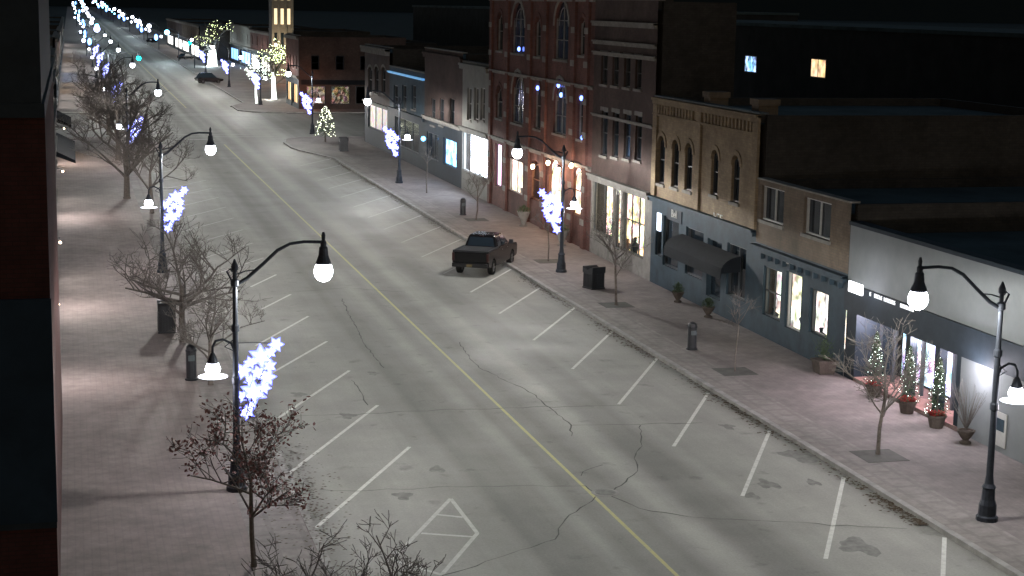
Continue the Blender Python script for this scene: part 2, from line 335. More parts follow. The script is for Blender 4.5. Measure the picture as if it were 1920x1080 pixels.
for c_ in [[(860,642),(880,670),(900,690),(945,712),(1000,738),(1030,765),(1070,797),(1072,818)],[(1070,797),(1130,797),(1200,795),(1310,793)],
  [(1200,797),(1203,830),(1190,860),(1195,885),(1165,912),(1150,920)],[(1110,922),(1100,912),(1000,912),(870,912),(650,922),(600,918)],[(520,782),(650,778),(800,770),(1000,764),(1175,760)],
  [(1118,932),(1060,975),(1040,1010),(960,1040),(890,1060),(830,1079)],[(1150,932),(1200,955),(1290,970),(1400,975),(1560,985),(1700,992)],
  [(540,548),(650,540),(760,548)],[(1090,892),(1100,880),(1130,872)],[(640,560),(680,640),(720,690)],[(660,712),(690,760)]]: crack(c_)
mh=G(1135,924); a=MB(); a.lathe((mh.x,mh.y,.012),[(.3,-.01),(.3,0),(.34,.001),(.40,.001),(.41,-.01)],24); a.build('manhole_rim',M['kerb'],road,kind='structure')
a=MB(); a.lathe((mh.x,mh.y,.01),[(.30,-.005),(.30,.009)],20); a.build('manhole_lid',M['stain'],road,kind='structure')
def blob(x,y,r,z=.0025):
    a=MB(); n=22; ph=rnd.random()*6
    pts=[]
    for k in range(n):
        t=2*PI*k/n; rr=r*(1+.25*math.sin(3*t+ph)+.15*math.sin(5*t+2*ph)+rnd.uniform(-.1,.1)); pts.append((x+rr*math.cos(t),y+rr*1.6*math.sin(t),z))
    a.add(pts,[tuple(range(n))]); a.build('oil_stain',M['stain'],road,kind='structure')
for i_,(px,py,r) in enumerate([(1500,855,.5),(1440,908,.3),(1410,930,.2),(1610,1025,.45),(1365,800,.22),(652,780,.25),(820,880,.22),(755,930,.25),(985,520,.3),(1290,700,.3),(1195,640,.25),(1525,905,.2),(700,700,.2),(560,740,.25)]):
    q=G(px,py); blob(q.x,q.y,r,.0022+.0001*i_)
a=MB()
for i in range(3600):
    y=40+110*rnd.random()**1.2; x=XK-abs(rnd.gauss(0,.25))-.02; s=rnd.uniform(.03,.07); t=rnd.random()*6
    if math.sin(y*.5)+rnd.uniform(-1,1)<-.2: continue
    c,s_=math.cos(t)*s,math.sin(t)*s; z=.012+rnd.random()*.02
    a.add([(x-c,y-s_,z),(x+s_,y-c,z+.01),(x+c,y+s_,z),(x-s_,y+c,z+.012)],[(0,1,2,3)])
for i in range(900):
    q=G(540,930); y=rnd.gauss(q.y,4); x=XL+rnd.gauss(0,.6); s=rnd.uniform(.03,.06); z=.15 if x<XL else .02
    a.add([(x-s,y,z),(x,y-s,z+.01),(x+s,y,z),(x,y+s,z)],[(0,1,2,3)])
tag(a.build('leaf_litter',M['litter'],recalc=False),'scattered brown leaves lying in the gutters','leaves',kind='stuff')
a=MB(); N_=60; vs=[]  # dark sloped screen added to hide the bright sky horizon
for i in range(N_+1):
    t=i/N_; x=-1900+3800*t*1.0; y=2450-abs(x)*.4; h=60+10*math.sin(t*9)+6*math.sin(t*23)
    vs+=[(x,y,-.1),(x,y+60,h)]
a.add(vs,[(2*i,2*i+2,2*i+3,2*i+1) for i in range(N_)])
struct(a,'hills',M['hills'],'dark wooded rise at the far end of town','hill')
# ---------------------------------------------------------------- facades
def wallgrid(mb,m,u0,u1,z0,z1,ops,dep=.3,d0=0.0):
    ops=[o for o in ops if z0-.01<=(o[2]+o[3])/2<=z1+.01 and o[0]<u1 and o[1]>u0]
    ops=[(max(o[0],u0+.02),min(o[1],u1-.02),max(o[2],z0),min(o[3],z1-.03),o[4]) for o in ops]
    us=sorted({u0,u1,*[o[0] for o in ops],*[o[1] for o in ops]}); zs=sorted({z0,z1,*[o[2] for o in ops],*[o[3] for o in ops]})
    for ua,ub in zip(us,us[1:]):
        for za,zb in zip(zs,zs[1:]):
            uc,zc=(ua+ub)/2,(za+zb)/2
            if any(o[0]<uc<o[1] and o[2]<zc<o[3] for o in ops): continue
            mb.add([m(ua,za,d0),m(ub,za,d0),m(ub,zb,d0),m(ua,zb,d0)],[(0,1,2,3)])
    for o in ops:
        a,b,c,d,ar=o
        for (p,q) in [((a,c),(b,c)),((b,c),(b,d)),((b,d),(a,d)),((a,d),(a,c))]:
            mb.add([m(p[0],p[1],d0),m(q[0],q[1],d0),m(q[0],q[1],dep),m(p[0],p[1],dep)],[(0,1,2,3)])
        if ar:
            r=min(ar,(b-a)/2) if ar!=1 else (b-a)/2; um=(a+b)/2
            for sgn,e in ((-1,a),(1,b)):
                arc=[(um+sgn*(b-a)/2*math.cos(t*PI/12),d-r+r*math.sin(t*PI/12)) for t in range(0,7)]
                pts=[(e,d)]+arc
                mb.add([m(p[0],p[1],d0+.002) for p in pts],[tuple(range(len(pts)))])
                for p,q in zip(arc,arc[1:]): mb.add([m(p[0],p[1],d0+.002),m(q[0],q[1],d0+.002),m(q[0],q[1],dep-.1),m(p[0],p[1],dep-.1)],[(0,1,2,3)])
    mb.add([m(u0,z1,d0),m(u1,z1,d0),m(u1,z1,dep),m(u0,z1,dep)],[(0,1,2,3)])
def window(root,m,op,pane,frame,nu=1,nz=2,sill=None,lintel=None,dep=.2,name='window',fw=.07,door=False):
    a,b,c,d,ar=op; f=MB()
    f.fb(m,a,a+fw,c,d,dep-.08,dep+.02); f.fb(m,b-fw,b,c,d,dep-.08,dep+.02)
    f.fb(m,a+fw,b-fw,c,c+fw,dep-.08,dep+.02); f.fb(m,a+fw,b-fw,d-fw,d,dep-.08,dep+.02)
    for i in range(1,nu):
        u=a+(b-a)*i/nu; f.fb(m,u-fw*.35,u+fw*.35,c+fw,d-fw,dep-.06,dep+.01)
    for i in range(1,nz):
        z=c+(d-c)*i/nz; f.fb(m,a+fw,b-fw,z-fw*.35,z+fw*.35,dep-.065,dep+.012)
    if ar:
        um=(a+b)/2; r=(b-a)/2*.75; 
        pts=[m(um+r*math.cos(t*PI/10),d-(b-a)/2+r*math.sin(t*PI/10),dep-.03) for t in range(11)]; f.tube(pts,.03,5)
    w_=f.build(name,frame,root)
    p=MB(); p.add([m(a+.01,c+.01,dep+.03),m(b-.01,c+.01,dep+.03),m(b-.01,d-.01,dep+.03),m(a+.01,d-.01,dep+.03)],[(0,1,2,3)]); p.build('pane',pane,w_)
    if sill:
        s=MB(); s.fb(m,a-.1,b+.1,c-.14,c,-.08,.1); s.build('sill',sill,w_)
    if lintel:
        s=MB()
        if ar:
            um=(a+b)/2; r0=(b-a)/2+.02; r1=r0+.22; zc=d-(b-a)/2 if ar==1 else d-ar; hz=((b-a)/2 if ar==1 else ar)/((b-a)/2)
            for t in range(8):
                t0,t1=PI*t/8,PI*(t+1)/8
                q=[(um+r0*math.cos(t0),zc+r0*hz*math.sin(t0)),(um+r1*math.cos(t0),zc+(r0*hz+.22)*math.sin(t0)),(um+r1*math.cos(t1),zc+(r0*hz+.22)*math.sin(t1)),(um+r0*math.cos(t1),zc+r0*hz*math.sin(t1))]
                s.hexa([m(x,z,-.05) for x,z in q]+[m(x,z,-.002) for x,z in q])
        else: s.fb(m,a-.12,b+.12,d,d+.22,-.04,.05)
        s.build('lintel',lintel,w_)
    return w_
def building(name,label,X,s,y0,y1,z1,bands,wins,cornices=[],depth=16,shop=None,zs=4.0,roofm=None,cap=None,idepth=1.0):
    root=thing(name,label,'building',(X,(y0+y1)/2,0))
    m=lambda u,z,d:(X+s*d,u,z)
    for i,(za,zb,mt,pn) in enumerate(bands):
        a=MB(); wallgrid(a,m,y0,y1,za,zb,[w_['op'] for w_ in wins],.3,-.0 if i==0 else -.003*i); a.build(pn,mt,root,recalc=False)
    a=MB(); main=M['sb']
    if shop:
        a.fb(m,y0+.02,y1-.02,zs,z1-.5,.3,depth); a.fb(m,y0+.02,y1-.02,0,zs,idepth,depth); a.fb(m,y0+.02,y0+.1,0,zs,.3,idepth); a.fb(m,y1-.1,y1-.02,0,zs,.3,idepth)
    else: a.fb(m,y0+.02,y1-.02,0,z1-.5,.3,depth)
    a.fb(m,y0+.02,y0+.3,z1-.5,z1-.05,.3,depth); a.fb(m,y1-.3,y1-.02,z1-.5,z1-.05,.3,depth); a.fb(m,y0+.3,y1-.3,z1-.5,z1-.05,depth-.3,depth)
    a.build('side_wall',main,root)
    a=MB(); a.fb(m,y0+.3,y1-.3,z1-.5,z1-.44,.3,depth-.3); a.build('roof',roofm or M['roof'],root)
    a=MB(); a.fb(m,y0,y1,z1,z1+.07,-.06,.36); a.build('coping',cap or M['stone'],root)
    if shop:
        a=MB(); a.fb(m,y0+.12,y1-.12,.14,zs-.05,idepth-.06,idepth-.02); a.build('shop_interior',shop,root)
        a=MB(); a.fb(m,y0+.12,y1-.12,.05,.145,.25,idepth-.07); a.build('shop_floor',M['pave_right'],root)
        u=y0+.6; k=0
        while u<y1-.8:
            h=rnd.uniform(.5,1.8); d_=rnd.uniform(.4,idepth-.3); a=MB(); a.lathe(m(u,.145,d_),[(.16,0),(.24,h*.3),(.12,h*.55),(.24,h*.75),(.07,h*.85),(.1,h)],7); a.build('display',(M['stone'],M['wood'],M['charcoal'])[k%3],root); u+=rnd.uniform(.8,1.8); k+=1
    for w_ in wins:
        kw={k:v for k,v in w_.items() if k!='op'}; window(root,m,w_['op'],**kw)
    for c_ in cornices:
        za,zb,pr,mt=c_[:4]; ya,yb=(c_[4],c_[5]) if len(c_)>4 else (y0+.01,y1-.01)
        a=MB(); a.fb(m,ya,yb,za,zb,-pr,-.005); a.fb(m,ya,yb,zb-(zb-za)*.35,zb+.02,-pr-.08,-.004); a.build('cornice',mt,root)
    return root,m
def marks(root,m,u0,u1,z0,z1,mt,d=-.08,name='lettering',n=14,gaps=()):
    a=MB(); st=(u1-u0)/n
    for i in range(n):
        if i in gaps: continue
        ua=u1-i*st-st*.82; ub=ua+st*.68; h=z1-z0; k=rnd.randrange(4)
        a.fb(m,ub-st*.16,ub,z0,z0+h,d,d+.03)
        if k!=1: a.fb(m,ua,ub-st*.17,z0+h*.84,z0+h,d,d+.03)
        if k!=2: a.fb(m,ua,ub-st*.17,z0+h*.42,z0+h*.56,d,d+.03)
        if k in (0,2): a.fb(m,ua,ub-st*.17,z0,z0+h*.14,d,d+.03)
        if k in (1,3): a.fb(m,ua,ua+st*.16,z0,z0+h*.41,d,d+.03)
    a.build(name,mt,root,kind='stuff')
def text(root,X,y,z,size,s,mt,name='lettering'):
    cu=bpy.data.curves.new('t','FONT'); cu.body=s; cu.size=size; cu.align_x='CENTER'; cu.align_y='CENTER'; cu.extrude=.01
    o=bpy.data.objects.new('t',cu); C.objects.link(o); bpy.context.view_layer.update()
    me=bpy.data.meshes.new_from_object(o); bpy.data.objects.remove(o)
    R_=Matrix(((0,0,-1),(-1,0,0),(0,1,0))).to_4x4()
    me.transform(Matrix.Translation(Vector((X,y,z))-org(root))@R_); me.name=name; me.materials.clear(); me.materials.append(mt)
    q=bpy.data.objects.new(name,me); C.objects.link(q); q.parent=root; return q
def D(op,**k):
    d=dict(op=op,pane=M['gd'],frame=M['frame_d'],nu=1,nz=2); d.update(k); return d
def point(name,loc,en,col,parent=None,r=.1,nodes=False):
    l=bpy.data.lights.new(name,'POINT'); l.energy=en; l.color=col; l.shadow_soft_size=r
    o=bpy.data.objects.new(name,l); C.objects.link(o)
    if parent: o.parent=parent; o.location=Vector(loc)-org(parent)
    else: o.location=loc
    if nodes:
        # street luminaire photometry: throws far along the street, little across it, almost nothing upward
        l.use_nodes=True; nt=l.node_tree; N=nt.nodes; L=nt.links; em=N['Emission']
        def mt_(op,a,b_=None,clamp=False):
            n=N.new('ShaderNodeMath'); n.operation=op; n.use_clamp=clamp
            for i,v in enumerate((a,b_)):
                if v is None: continue
                if isinstance(v,(int,float)): n.inputs[i].default_value=v
                else: L.new(v,n.inputs[i])
            return n.outputs[0]
        tc=N.new('ShaderNodeTexCoord'); s=N.new('ShaderNodeSeparateXYZ'); L.new(tc.outputs['Normal'],s.inputs[0])
        dn=mt_('MULTIPLY',s.outputs['Z'],-1.0); c=mt_('MAXIMUM',dn,.05)
        def ss(v,a,b_):
            n=N.new('ShaderNodeMapRange'); n.interpolation_type='SMOOTHSTEP'; n.inputs['From Min'].default_value=a; n.inputs['From Max'].default_value=b_; L.new(v,n.inputs['Value']); return n.outputs[0]
        A=mt_('MULTIPLY',mt_('POWER',c,-2.2),ss(dn,.02,.42)); B=mt_('MULTIPLY',mt_('POWER',c,-1.2),ss(dn,-.22,.50))
        y2=mt_('MULTIPLY',s.outputs['Y'],s.outputs['Y']); h2=mt_('MAXIMUM',mt_('SUBTRACT',1.0,mt_('MULTIPLY',s.outputs['Z'],s.outputs['Z'])),.001)
        f=mt_('DIVIDE',y2,h2,True)
        I=mt_('ADD',mt_('ADD',mt_('MULTIPLY',A,f),mt_('MULTIPLY',B,mt_('SUBTRACT',1.0,f))),.09)
        L.new(I,em.inputs['Strength'])
    return o
e1,e2,e3,e4,e5,e6,e7,e8,e9=[E(x) for x in (1580,1410,1218,1105,915,865,795,730,684)]
# --- B2 brown brick
wins=[D(OP(1427,352,1470,418),frame=M['frame_w'],nu=2,nz=1,sill=M['stone']),D(OP(1507,375,1558,445),frame=M['frame_w'],nu=2,nz=1,sill=M['stone'])]
wins+=[D(OP(1430,503,1464,597),pane=M['gc'],nu=2,nz=2,frame=M['frame_d']),D(OP(1472,512,1502,620),pane=M['gc'],name='door',nz=1,frame=M['frame_w']),D(OP(1517,545,1552,630),pane=M['gc'],nu=1,nz=1)]
b2,m2=building('brick_building','low brown brick building with two white sliding windows over a slate blue shopfront',XF,1,e1,e2,6.8,[(0,4.1,M['slate'],'shopfront'),(4.1,6.8,M['bb'],'wall')],wins,[(3.75,4.0,.22,M['slate'])],shop=shopglow('shop_soft',(1,.9,.7),2.3,2.6,.3,.15),zs=3.6,cap=M['stone'],idepth=1.0)
u=e1+.4
while u<e2-.3:
    a=MB(); a.fb(m2,u,u+.14,3.5,3.74,-.2,-.006); u+=.75; a.build('bracket',M['slate'],b2)
yy,zz=P(1477,489); marks(b2,m2,yy-.5,yy+.5,zz-.12,zz+.12,M['plainwhite'],-.03,n=4)
# --- B3 buff brick
wins=[]
for px,ya,yb,hw in ((1240,255,345,6.5),(1266,262,352,6.5),(1291,268,358,7),(1340,281,366,6.5),(1379,291,380,7.5)):
    wins.append(D(OP(px-hw,ya,px+hw,yb,1),nu=1,nz=2,sill=M['stone'],lintel=M['yb']))
wins+=[D(OP(1243,408,1272,503),name='doorway',nz=1),D(OP(1229,405,1241,480),name='window',nz=1),D(OP(1285,430,1318,520),nz=2),D(OP(1325,450,1352,560),name='door',nz=1,frame=M['slate']),D(OP(1362,460,1398,560),nu=2,nz=1)]
b3,m3=building('brick_building','buff brick two storey building with five round arched upper windows above a dark awning',XF,1,e2,e3,9.55,[(0,4.5,M['slate'],'shopfront'),(4.5,9.55,M['yb'],'wall')],wins,[(4.3,4.55,.18,M['slate']),(9.2,9.5,.16,M['yb']),(8.6,8.72,.08,M['yb'])],cap=M['flash'])
ym=P(1311,300)[0]
for u in (e2+.02,ym-.3,e3-.62):
    a=MB(); a.fb(m3,u,u+.6,4.6,9.18,-.12,-.006); a.build('pilaster',M['yb'],b3)
u=e2+.8
while u<e3-.8:
    if abs(u-ym)>.6:
        a=MB(); a.fb(m3,u,u+.2,8.75,9.18,-.1,-.006); a.build('corbel',M['yb'],b3)
    u+=.42
for px in (1312,1402):
    y_=P(px,160)[0]; a=MB(); a.box(XF+.4,XF+1.3,y_-.4,y_+.4,9.0,10.1); a.box(XF+.33,XF+1.37,y_-.47,y_+.47,9.85,10.12); a.build('chimney',M['bb'],b3)
yy,zz=P(1266,402); text(b3,XF-.06,yy,zz,.55,'Bell',M['plainwhite'])
a=MB(); a.fb(m3,yy-1.0,yy+1.0,zz-.35,zz+.35,-.045,-.008); a.build('sign_panel',M['charcoal'],b3)
yy,zz=P(1238,416); a=MB(); a.fb(m3,yy-.25,yy+.25,zz-.45,zz+.45,-.1,-.02); a.build('lit_sign',emis('small_sign',(.75,.85,1),1.5),b3)
yy,zz=P(1347,408); marks(b3,m3,yy-.6,yy+.6,zz-.18,zz+.18,M['plainwhite'],-.03,n=3)
ya,yb=P(1390,478)[0],P(1280,450)[0]
a=MB(); seg=6
prof=[(XF-.02,3.2)]+[(XF-.95*math.sin(t*PI/2/seg),2.5+.68*math.cos(t*PI/2/seg)) for t in range(1,seg+1)]+[(XF-.97,2.2),(XF-.93,2.2),(XF-.9,2.45),(XF-.02,2.5)]
a.prism(prof,ya,yb,fy); a.build('awning',M['awn'],b3)
# --- B4 dark brick three storey
wins=[]
for px in (1133,1154,1176,1197):
    k=(px-1133)*.14
    wins.append(D(OP(px-6,208+k,px+6,292+k),nu=1,nz=2,sill=M['stone'],lintel=M['stone'],pane=M['gb'] if px==1176 else M['gd']))
    wins.append(D(OP(px-6,102+k*.8,px+6,158+k),nu=1,nz=2,sill=M['stone'],lintel=M['stone']))
wins+=[D(OP(1110,342,1148,440),pane=M['gc'],nu=2,nz=1,frame=M['frame_d']),D(OP(1151,352,1163,468),pane=M['gc'],name='door',nz=1),D(OP(1166,355,1208,478),pane=M['gc'],nu=3,nz=2,frame=M['frame_d'])]
b4,m4=building('brick_building','dark brick three storey building with pale cornice bands over a warmly lit corner shop',XF,1,e3,e4,14.3,[(0,4.6,M['stone'],'shopfront'),(4.6,14.3,M['db'],'wall')],wins,[(4.3,4.65,.25,M['stone']),(12.9,13.15,.2,M['stone']),(11.9,12.1,.12,M['stone']),(11.3,11.5,.1,M['stone']),(7.9,8.05,.08,M['stone'])],shop=M['s_warm'],zs=4.3,cap=M['stone'],depth=4.2)
yy,zz=P(1161,359); text(b4,XF-.03,yy,zz,.6,'192',M['plainwhite'])
# --- B5 large red brick
wins=[]
F4=dict(frame=M['stone'],sill=M['stone'],lintel=M['stone'])
for (x0,y0_,x1,y1_,ar) in ((960,4,984,100,1),(1040,2,1066,112,1),(960,135,982,232,1),(1038,148,1062,252,1)):
    wins.append(D(OP(x0,y0_,x1,y1_,ar),pane=M['gb'],nu=2,nz=3,**F4))
for (x0,y0_,x1,y1_) in ((932,22,943,95),(1003,30,1014,106),(1086,32,1098,104),(930,160,942,222),(1002,156,1014,242),(1083,176,1096,262)):
    wins.append(D(OP(x0,y0_,x1,y1_,1),pane=M['gd'],nu=1,nz=2,frame=M['stone'],sill=M['stone'],lintel=M['rb']))
wins+=[D(OP(928,270,940,350),pane=M['pink'],nz=1,frame=M['frame_d'],name='lit_panel'),D(OP(953,300,980,362),pane=M['gc'],nu=2,nz=1,frame=M['frame_w'],name='door'),D(OP(1026,296,1052,405,1),pane=M['gc'],name='entrance_door',nu=1,nz=1,frame=M['wood']),D(OP(1071,312,1094,405,1),pane=M['gc'],nu=1,nz=2,frame=M['wood']),D(OP(994,300,1012,375,1),pane=M['gd'],nu=1,nz=2,frame=M['wood'])]
b5,m5=building('brick_building','tall red brick building with stone trimmed arched windows and glowing entrance lamps',XF,1,e4,e5,19,[(0,4.8,M['rb'],'ground_floor'),(4.8,19,M['rb'],'wall')],wins,[(4.7,4.95,.12,M['stone']),(9.3,9.5,.1,M['stone']),(14.2,14.5,.15,M['stone'])],shop=shopglow('shop_amber',(1,.78,.6),3.0,2.4,.3,.3),zs=4.6,depth=4.6)
for px in (921,951,993,1022,1075,1100):
    u=P(px,250)[0]; a=MB(); a.fb(m5,u-.3,u+.3,.14,18.9,-.16,-.006); a.build('pilaster',M['rb'],b5)
    for z in (1.5,3.4,6.5,8.4,10.5,12.4):
        a=MB(); a.fb(m5,u-.34,u+.34,z,z+.35,-.2,-.165); a.build('stone_block',M['stone'],b5)
for px,py in ((973,92),(1047,160),(1052,178),(1090,184),(1092,258),(1008,165)):
    yy,zz=P(px,py,XF+.08); a=MB(); a.ball((XF+.08,yy,zz),.11,6,1.4); a.build('blue_lamp',M['winblue'],b5)
for px,py in ((1009,312),(1038,305),(1058,318),(1082,310)):
    yy,zz=P(px,py); a=MB(); a.ball((XF-.35,yy,zz),.13,6,1.3); s_=a.build('wall_sconce',M['sconce'],b5); a=MB(); a.tube([(XF-.17,yy,zz+.1),(XF-.35,yy,zz+.28)],.03,5); a.lathe((XF-.35,yy,zz+.15),[(.15,0),(.03,.14)],8); a.build('bracket',M['black'],s_)
    point('sconce_light',(XF-.55,yy,zz-.1),150,(1,.58,.36),b5,.1)
# --- B6 cream
wins=[D(OP(px-4,165,px+4,225),nu=1,nz=2,frame=M['frame_w'],sill=M['stone']) for px in (880,893,905)]+[D(OP(867,232,914,328),pane=M['gc'],nu=3,nz=1,frame=M['frame_w'])]
b6,m6=building('shop_building','narrow cream two storey shop with three slim windows over a brilliantly lit white display',XF,1,e5,e6,9.7,[(0,4.5,M['cream'],'shopfront'),(4.5,9.7,M['cream'],'wall')],wins,[(9.2,9.6,.3,M['cream']),(4.6,4.9,.2,M['cream'])],shop=shopglow('shop_bright',(.76,.85,1),16,2.2,.15,.4),zs=4.45,idepth=.75)
# --- B7
wins=[D(OP(px-4,185,px+4,235),sill=M['stone']) for px in (812,828,848)]+[D(OP(800,250,822,300),nu=2,nz=1,pane=M['gd']),D(OP(831,262,856,312),nu=1,nz=1,pane=shopglow('blue_display',(.2,.55,1),3.2,1.8,.15),name='lit_display')]
b7,m7=building('brick_building','dim brown brick building with a blue lit display window at pavement level',XF,1,e6,e7,10.3,[(0,4.6,M['charcoal'],'shopfront'),(4.6,10.3,M['db'],'wall')],wins,[(9.6,10,.2,M['db']),(4.5,4.8,.2,M['stone'])])
yy,zz=P(805,260); a=MB(); a.ball((XF-.5,yy,zz),.2,6); s_=a.build('blue_light',emis('blue_lamp',(.1,.45,1),9),b7); a=MB(); a.tube([(XF-.02,yy,zz),(XF-.4,yy,zz)],.03,5); a.build('bracket',M['black'],s_)
# --- B8
wins=[D(OP(px-4,160,px+4,205),sill=M['stone']) for px in (742,758,776)]+[D(OP(740,225,785,280),nu=3,nz=1,pane=M['gd'])]
b8,m8=building('shop_building','dark low shop building with a blue lit line along its roof edge',XF,1,e7,e8,8.2,[(0,4.2,M['charcoal'],'shopfront'),(4.2,8.2,M['slate'],'wall')],wins,[(7.6,7.75,.2,emis('roof_line_light',(.2,.55,1),.45)),(4.2,4.5,.2,M['charcoal'])])
# --- B9
wins=[D(OP(px-3.5,125,px+3.5,175,.3),sill=M['stone'],pane=M['gd'],lintel=M['stone']) for px in (694,706,719)]+[D(OP(690,200,726,245),nu=3,nz=1,pane=shopglow('shop_corner',(1,.85,.75),.3))]
b9,m9=building('brick_building','corner brick building with pale projecting roof cornice beside the side street',XF,1,e8,e9,9.8,[(0,4.2,M['charcoal'],'shopfront'),(4.2,9.8,M['db'],'wall')],wins,[(9.1,9.7,.45,M['stone']),(4.1,4.4,.2,M['stone'])])
# --- B1 white building with recessed shopfront
y0,y1=30.0,e1; root=b1=thing('shop_building','low white walled shop with black fascia and recessed glass front lit by small trees','building',(XF,(y0+y1)/2,0)); m1=lambda u,z,d:(XF+d,u,z)
ys=P(1800,700)[0]; yf=P(1603,640)[0]
a=MB(); a.fb(m1,y0,y1-.02,3.8,6.0,0,.3); a.fb(m1,y0,y1-.02,3.8,5.6,.3,22); a.build('wall',M['whitewall'],root)
a=MB(); a.fb(m1,y0+.3,y1-.3,5.6,5.66,.3,21.7); a.build('roof',M['roof'],root)
a=MB(); a.fb(m1,y0,y1-.02,6.0,6.14,-.07,.45); a.build('coping',M['charcoal'],root)
a=MB(); a.fb(m1,y0,y1-.02,2.75,3.8,-.12,.3); a.build('fascia',M['charcoal'],root)
a=MB(); a.fb(m1,ys,yf,2.75,2.8,.3,1.8); a.fb(m1,y0,ys,0,2.75,.02,3); a.build('side_panel',M['whitewall'],root)
a=MB(); a.fb(m1,yf,y1-.02,0,2.75,.02,1.8); a.fb(m1,y0,y1-.02,0,3.8,6,22); a.build('end_pier',M['charcoal'],root)
a=MB(); a.fb(m1,ys,yf,0,.28,.0,1.8); a.build('step',brick('step_brick',(.32,.17,.15),(.27,.15,.13),(.2,.14,.13),.25,.08,True),root)
a=MB(); a.fb(m1,ys,yf,.28,2.75,2.0,2.05); a.build('shop_interior',shopglow('shop_teal',(.62,.72,.98),1.7,2.6,.4,.04),root)
nb=7
for i in range(nb+1):
    u=ys+(yf-ys)*i/nb; a=MB(); a.fb(m1,u-.06,u+.06,.28,2.75,1.0,1.12); a.build('mullion',M['frame_d'],root)
for i in range(nb):
    u0_,u1_=ys+(yf-ys)*i/nb+.06,ys+(yf-ys)*(i+1)/nb-.06
    a=MB(); a.add([m1(u0_,.28,1.06),m1(u1_,.28,1.06),m1(u1_,2.75,1.06),m1(u0_,2.75,1.06)],[(0,1,2,3)]); a.build('pane',M['gc'],root)
for px in (1697,1753,1795):
    u=P(px,700)[0]; a=MB(); a.fb(m1,u-.16,u+.16,.28,2.75,.05,.35); a.build('column',M['charcoal'],root)
yy,zz=P(1612,540); a=MB(); a.fb(m1,yy-.55,yy+.55,zz-.2,zz+.2,-.2,-.125); a.build('lit_sign',M['signlit'],root)
ya,yb=P(1720,580)[0],P(1634,548)[0]; marks(root,m1,ya,yb,zz-.10,zz+.04,M['letter'],-.15,n=28,gaps=(0,2,3,9,17,18,19))
point('sign_glow',(XF-.9,P(1640,545)[0],zz+.1),45,(.92,.9,1),root,.3)
for i in range(6):
    u=ys+(yf-ys)*(i+.5)/6; a=MB(); a.fb(m1,u-.1,u+.1,2.72,2.748,.3,.5); s_=a.build('downlight',M['signlit'],root)
    point('downlight_bulb',(XF+.3,u,2.6),210,(1,.84,.92),root,.08)
point('panel_light',(XF-.7,P(1845,700)[0],2.6),230,(.95,.9,1),root,.15)
a=MB(); yq,zq=P(1876,805); a.fb(m1,yq-.35,yq+.35,zq-.55,zq+.55,-.03,.0); a.build('notice_panel',M['frame_w'],root)
a=MB(); a.fb(m1,yq-.25,yq+.25,zq-.05,zq+.35,-.045,-.033); a.build('notice_sheet',M['slate'],root)
hx=XF+9; hy=P(1750,310,hx)[0]
hv=thing('roof_vent_unit','small pale metal ventilation unit on the dark roof behind the white wall','vent',(hx,hy,5.66))
a=MB(); a.box(hx-.7,hx+.7,hy-1.2,hy+1.2,5.66,6.6); a.build('housing',M['frame_w'],hv,bevel=.05); a=MB(); a.box(hx-.75,hx-.705,hy-1,hy+1,5.85,6.4); a.build('grille',M['black'],hv)
# --- rear buildings
def plainblock(name,label,x0,x1,y0,y1,z1,mt,wl=[]):
    r=thing(name,label,'building',((x0+x1)/2,(y0+y1)/2,0)); a=MB(); a.box(x0,x1,y0,y1,0,z1-.3); a.build('wall',mt,r)
    a=MB(); a.box(x0-.15,x1+.15,y0-.15,y1+.15,z1-.3,z1); a.build('roof',M['roof'],r)
    mm=lambda u,z,d:(x0+d,u,z)
    for (ya,yb,za,zb,pm) in wl:
        a=MB(); a.fb(mm,ya-.08,yb+.08,za-.08,zb+.08,-.03,-.003); w_=a.build('window',M['frame_w'],r); a=MB(); a.fb(mm,ya,yb,za,zb,-.05,-.033); a.build('pane',pm,w_)
        a=MB(); a.fb(mm,(ya+yb)/2-.04,(ya+yb)/2+.04,za,zb,-.07,-.052); a.build('glazing_bar',M['frame_d'],w_)
    return r
def W(px,py,hw,hh,X,pm): 
    o=OP(px-hw,py-hh,px+hw,py+hh,0,X); return (o[0],o[1],o[2],o[3],pm)
dk=mat('unlit_brick',(.022,.024,.026),.9,.3,.5); dk2=mat('unlit_render',(.035,.042,.045),.9,.3,.5)
plainblock('apartment_block','dark block behind the shops with one warm and one blue lit window',64,80,95,190,12.6,dk,[W(1535,128,13,16,64,shopglow('flat_window',(1,.66,.3),1.4,1.2,.15,.5)),W(1408,120,10,14,64,shopglow('flat_window_blue',(.25,.5,1),2.2,1.6,.2,.1))])
plainblock('rear_building','unlit rear block rising behind the buff brick building',XF+17,XF+30,e2+2,e3+14,7.6,dk)
plainblock('rear_building','unlit rear annex behind the low brown brick building',XF+17,XF+32,e1-14,e2+1.5,7.4,dk2,[W(1590,283,2,12,XF+17,M['whitewin'])])
plainblock('rear_building','long unlit block far behind the shops near the right edge',70,100,30,90,9.5,dk)
plainblock('rear_building','distant unlit block behind the tall red brick building',60,90,200,300,13.5,dk)
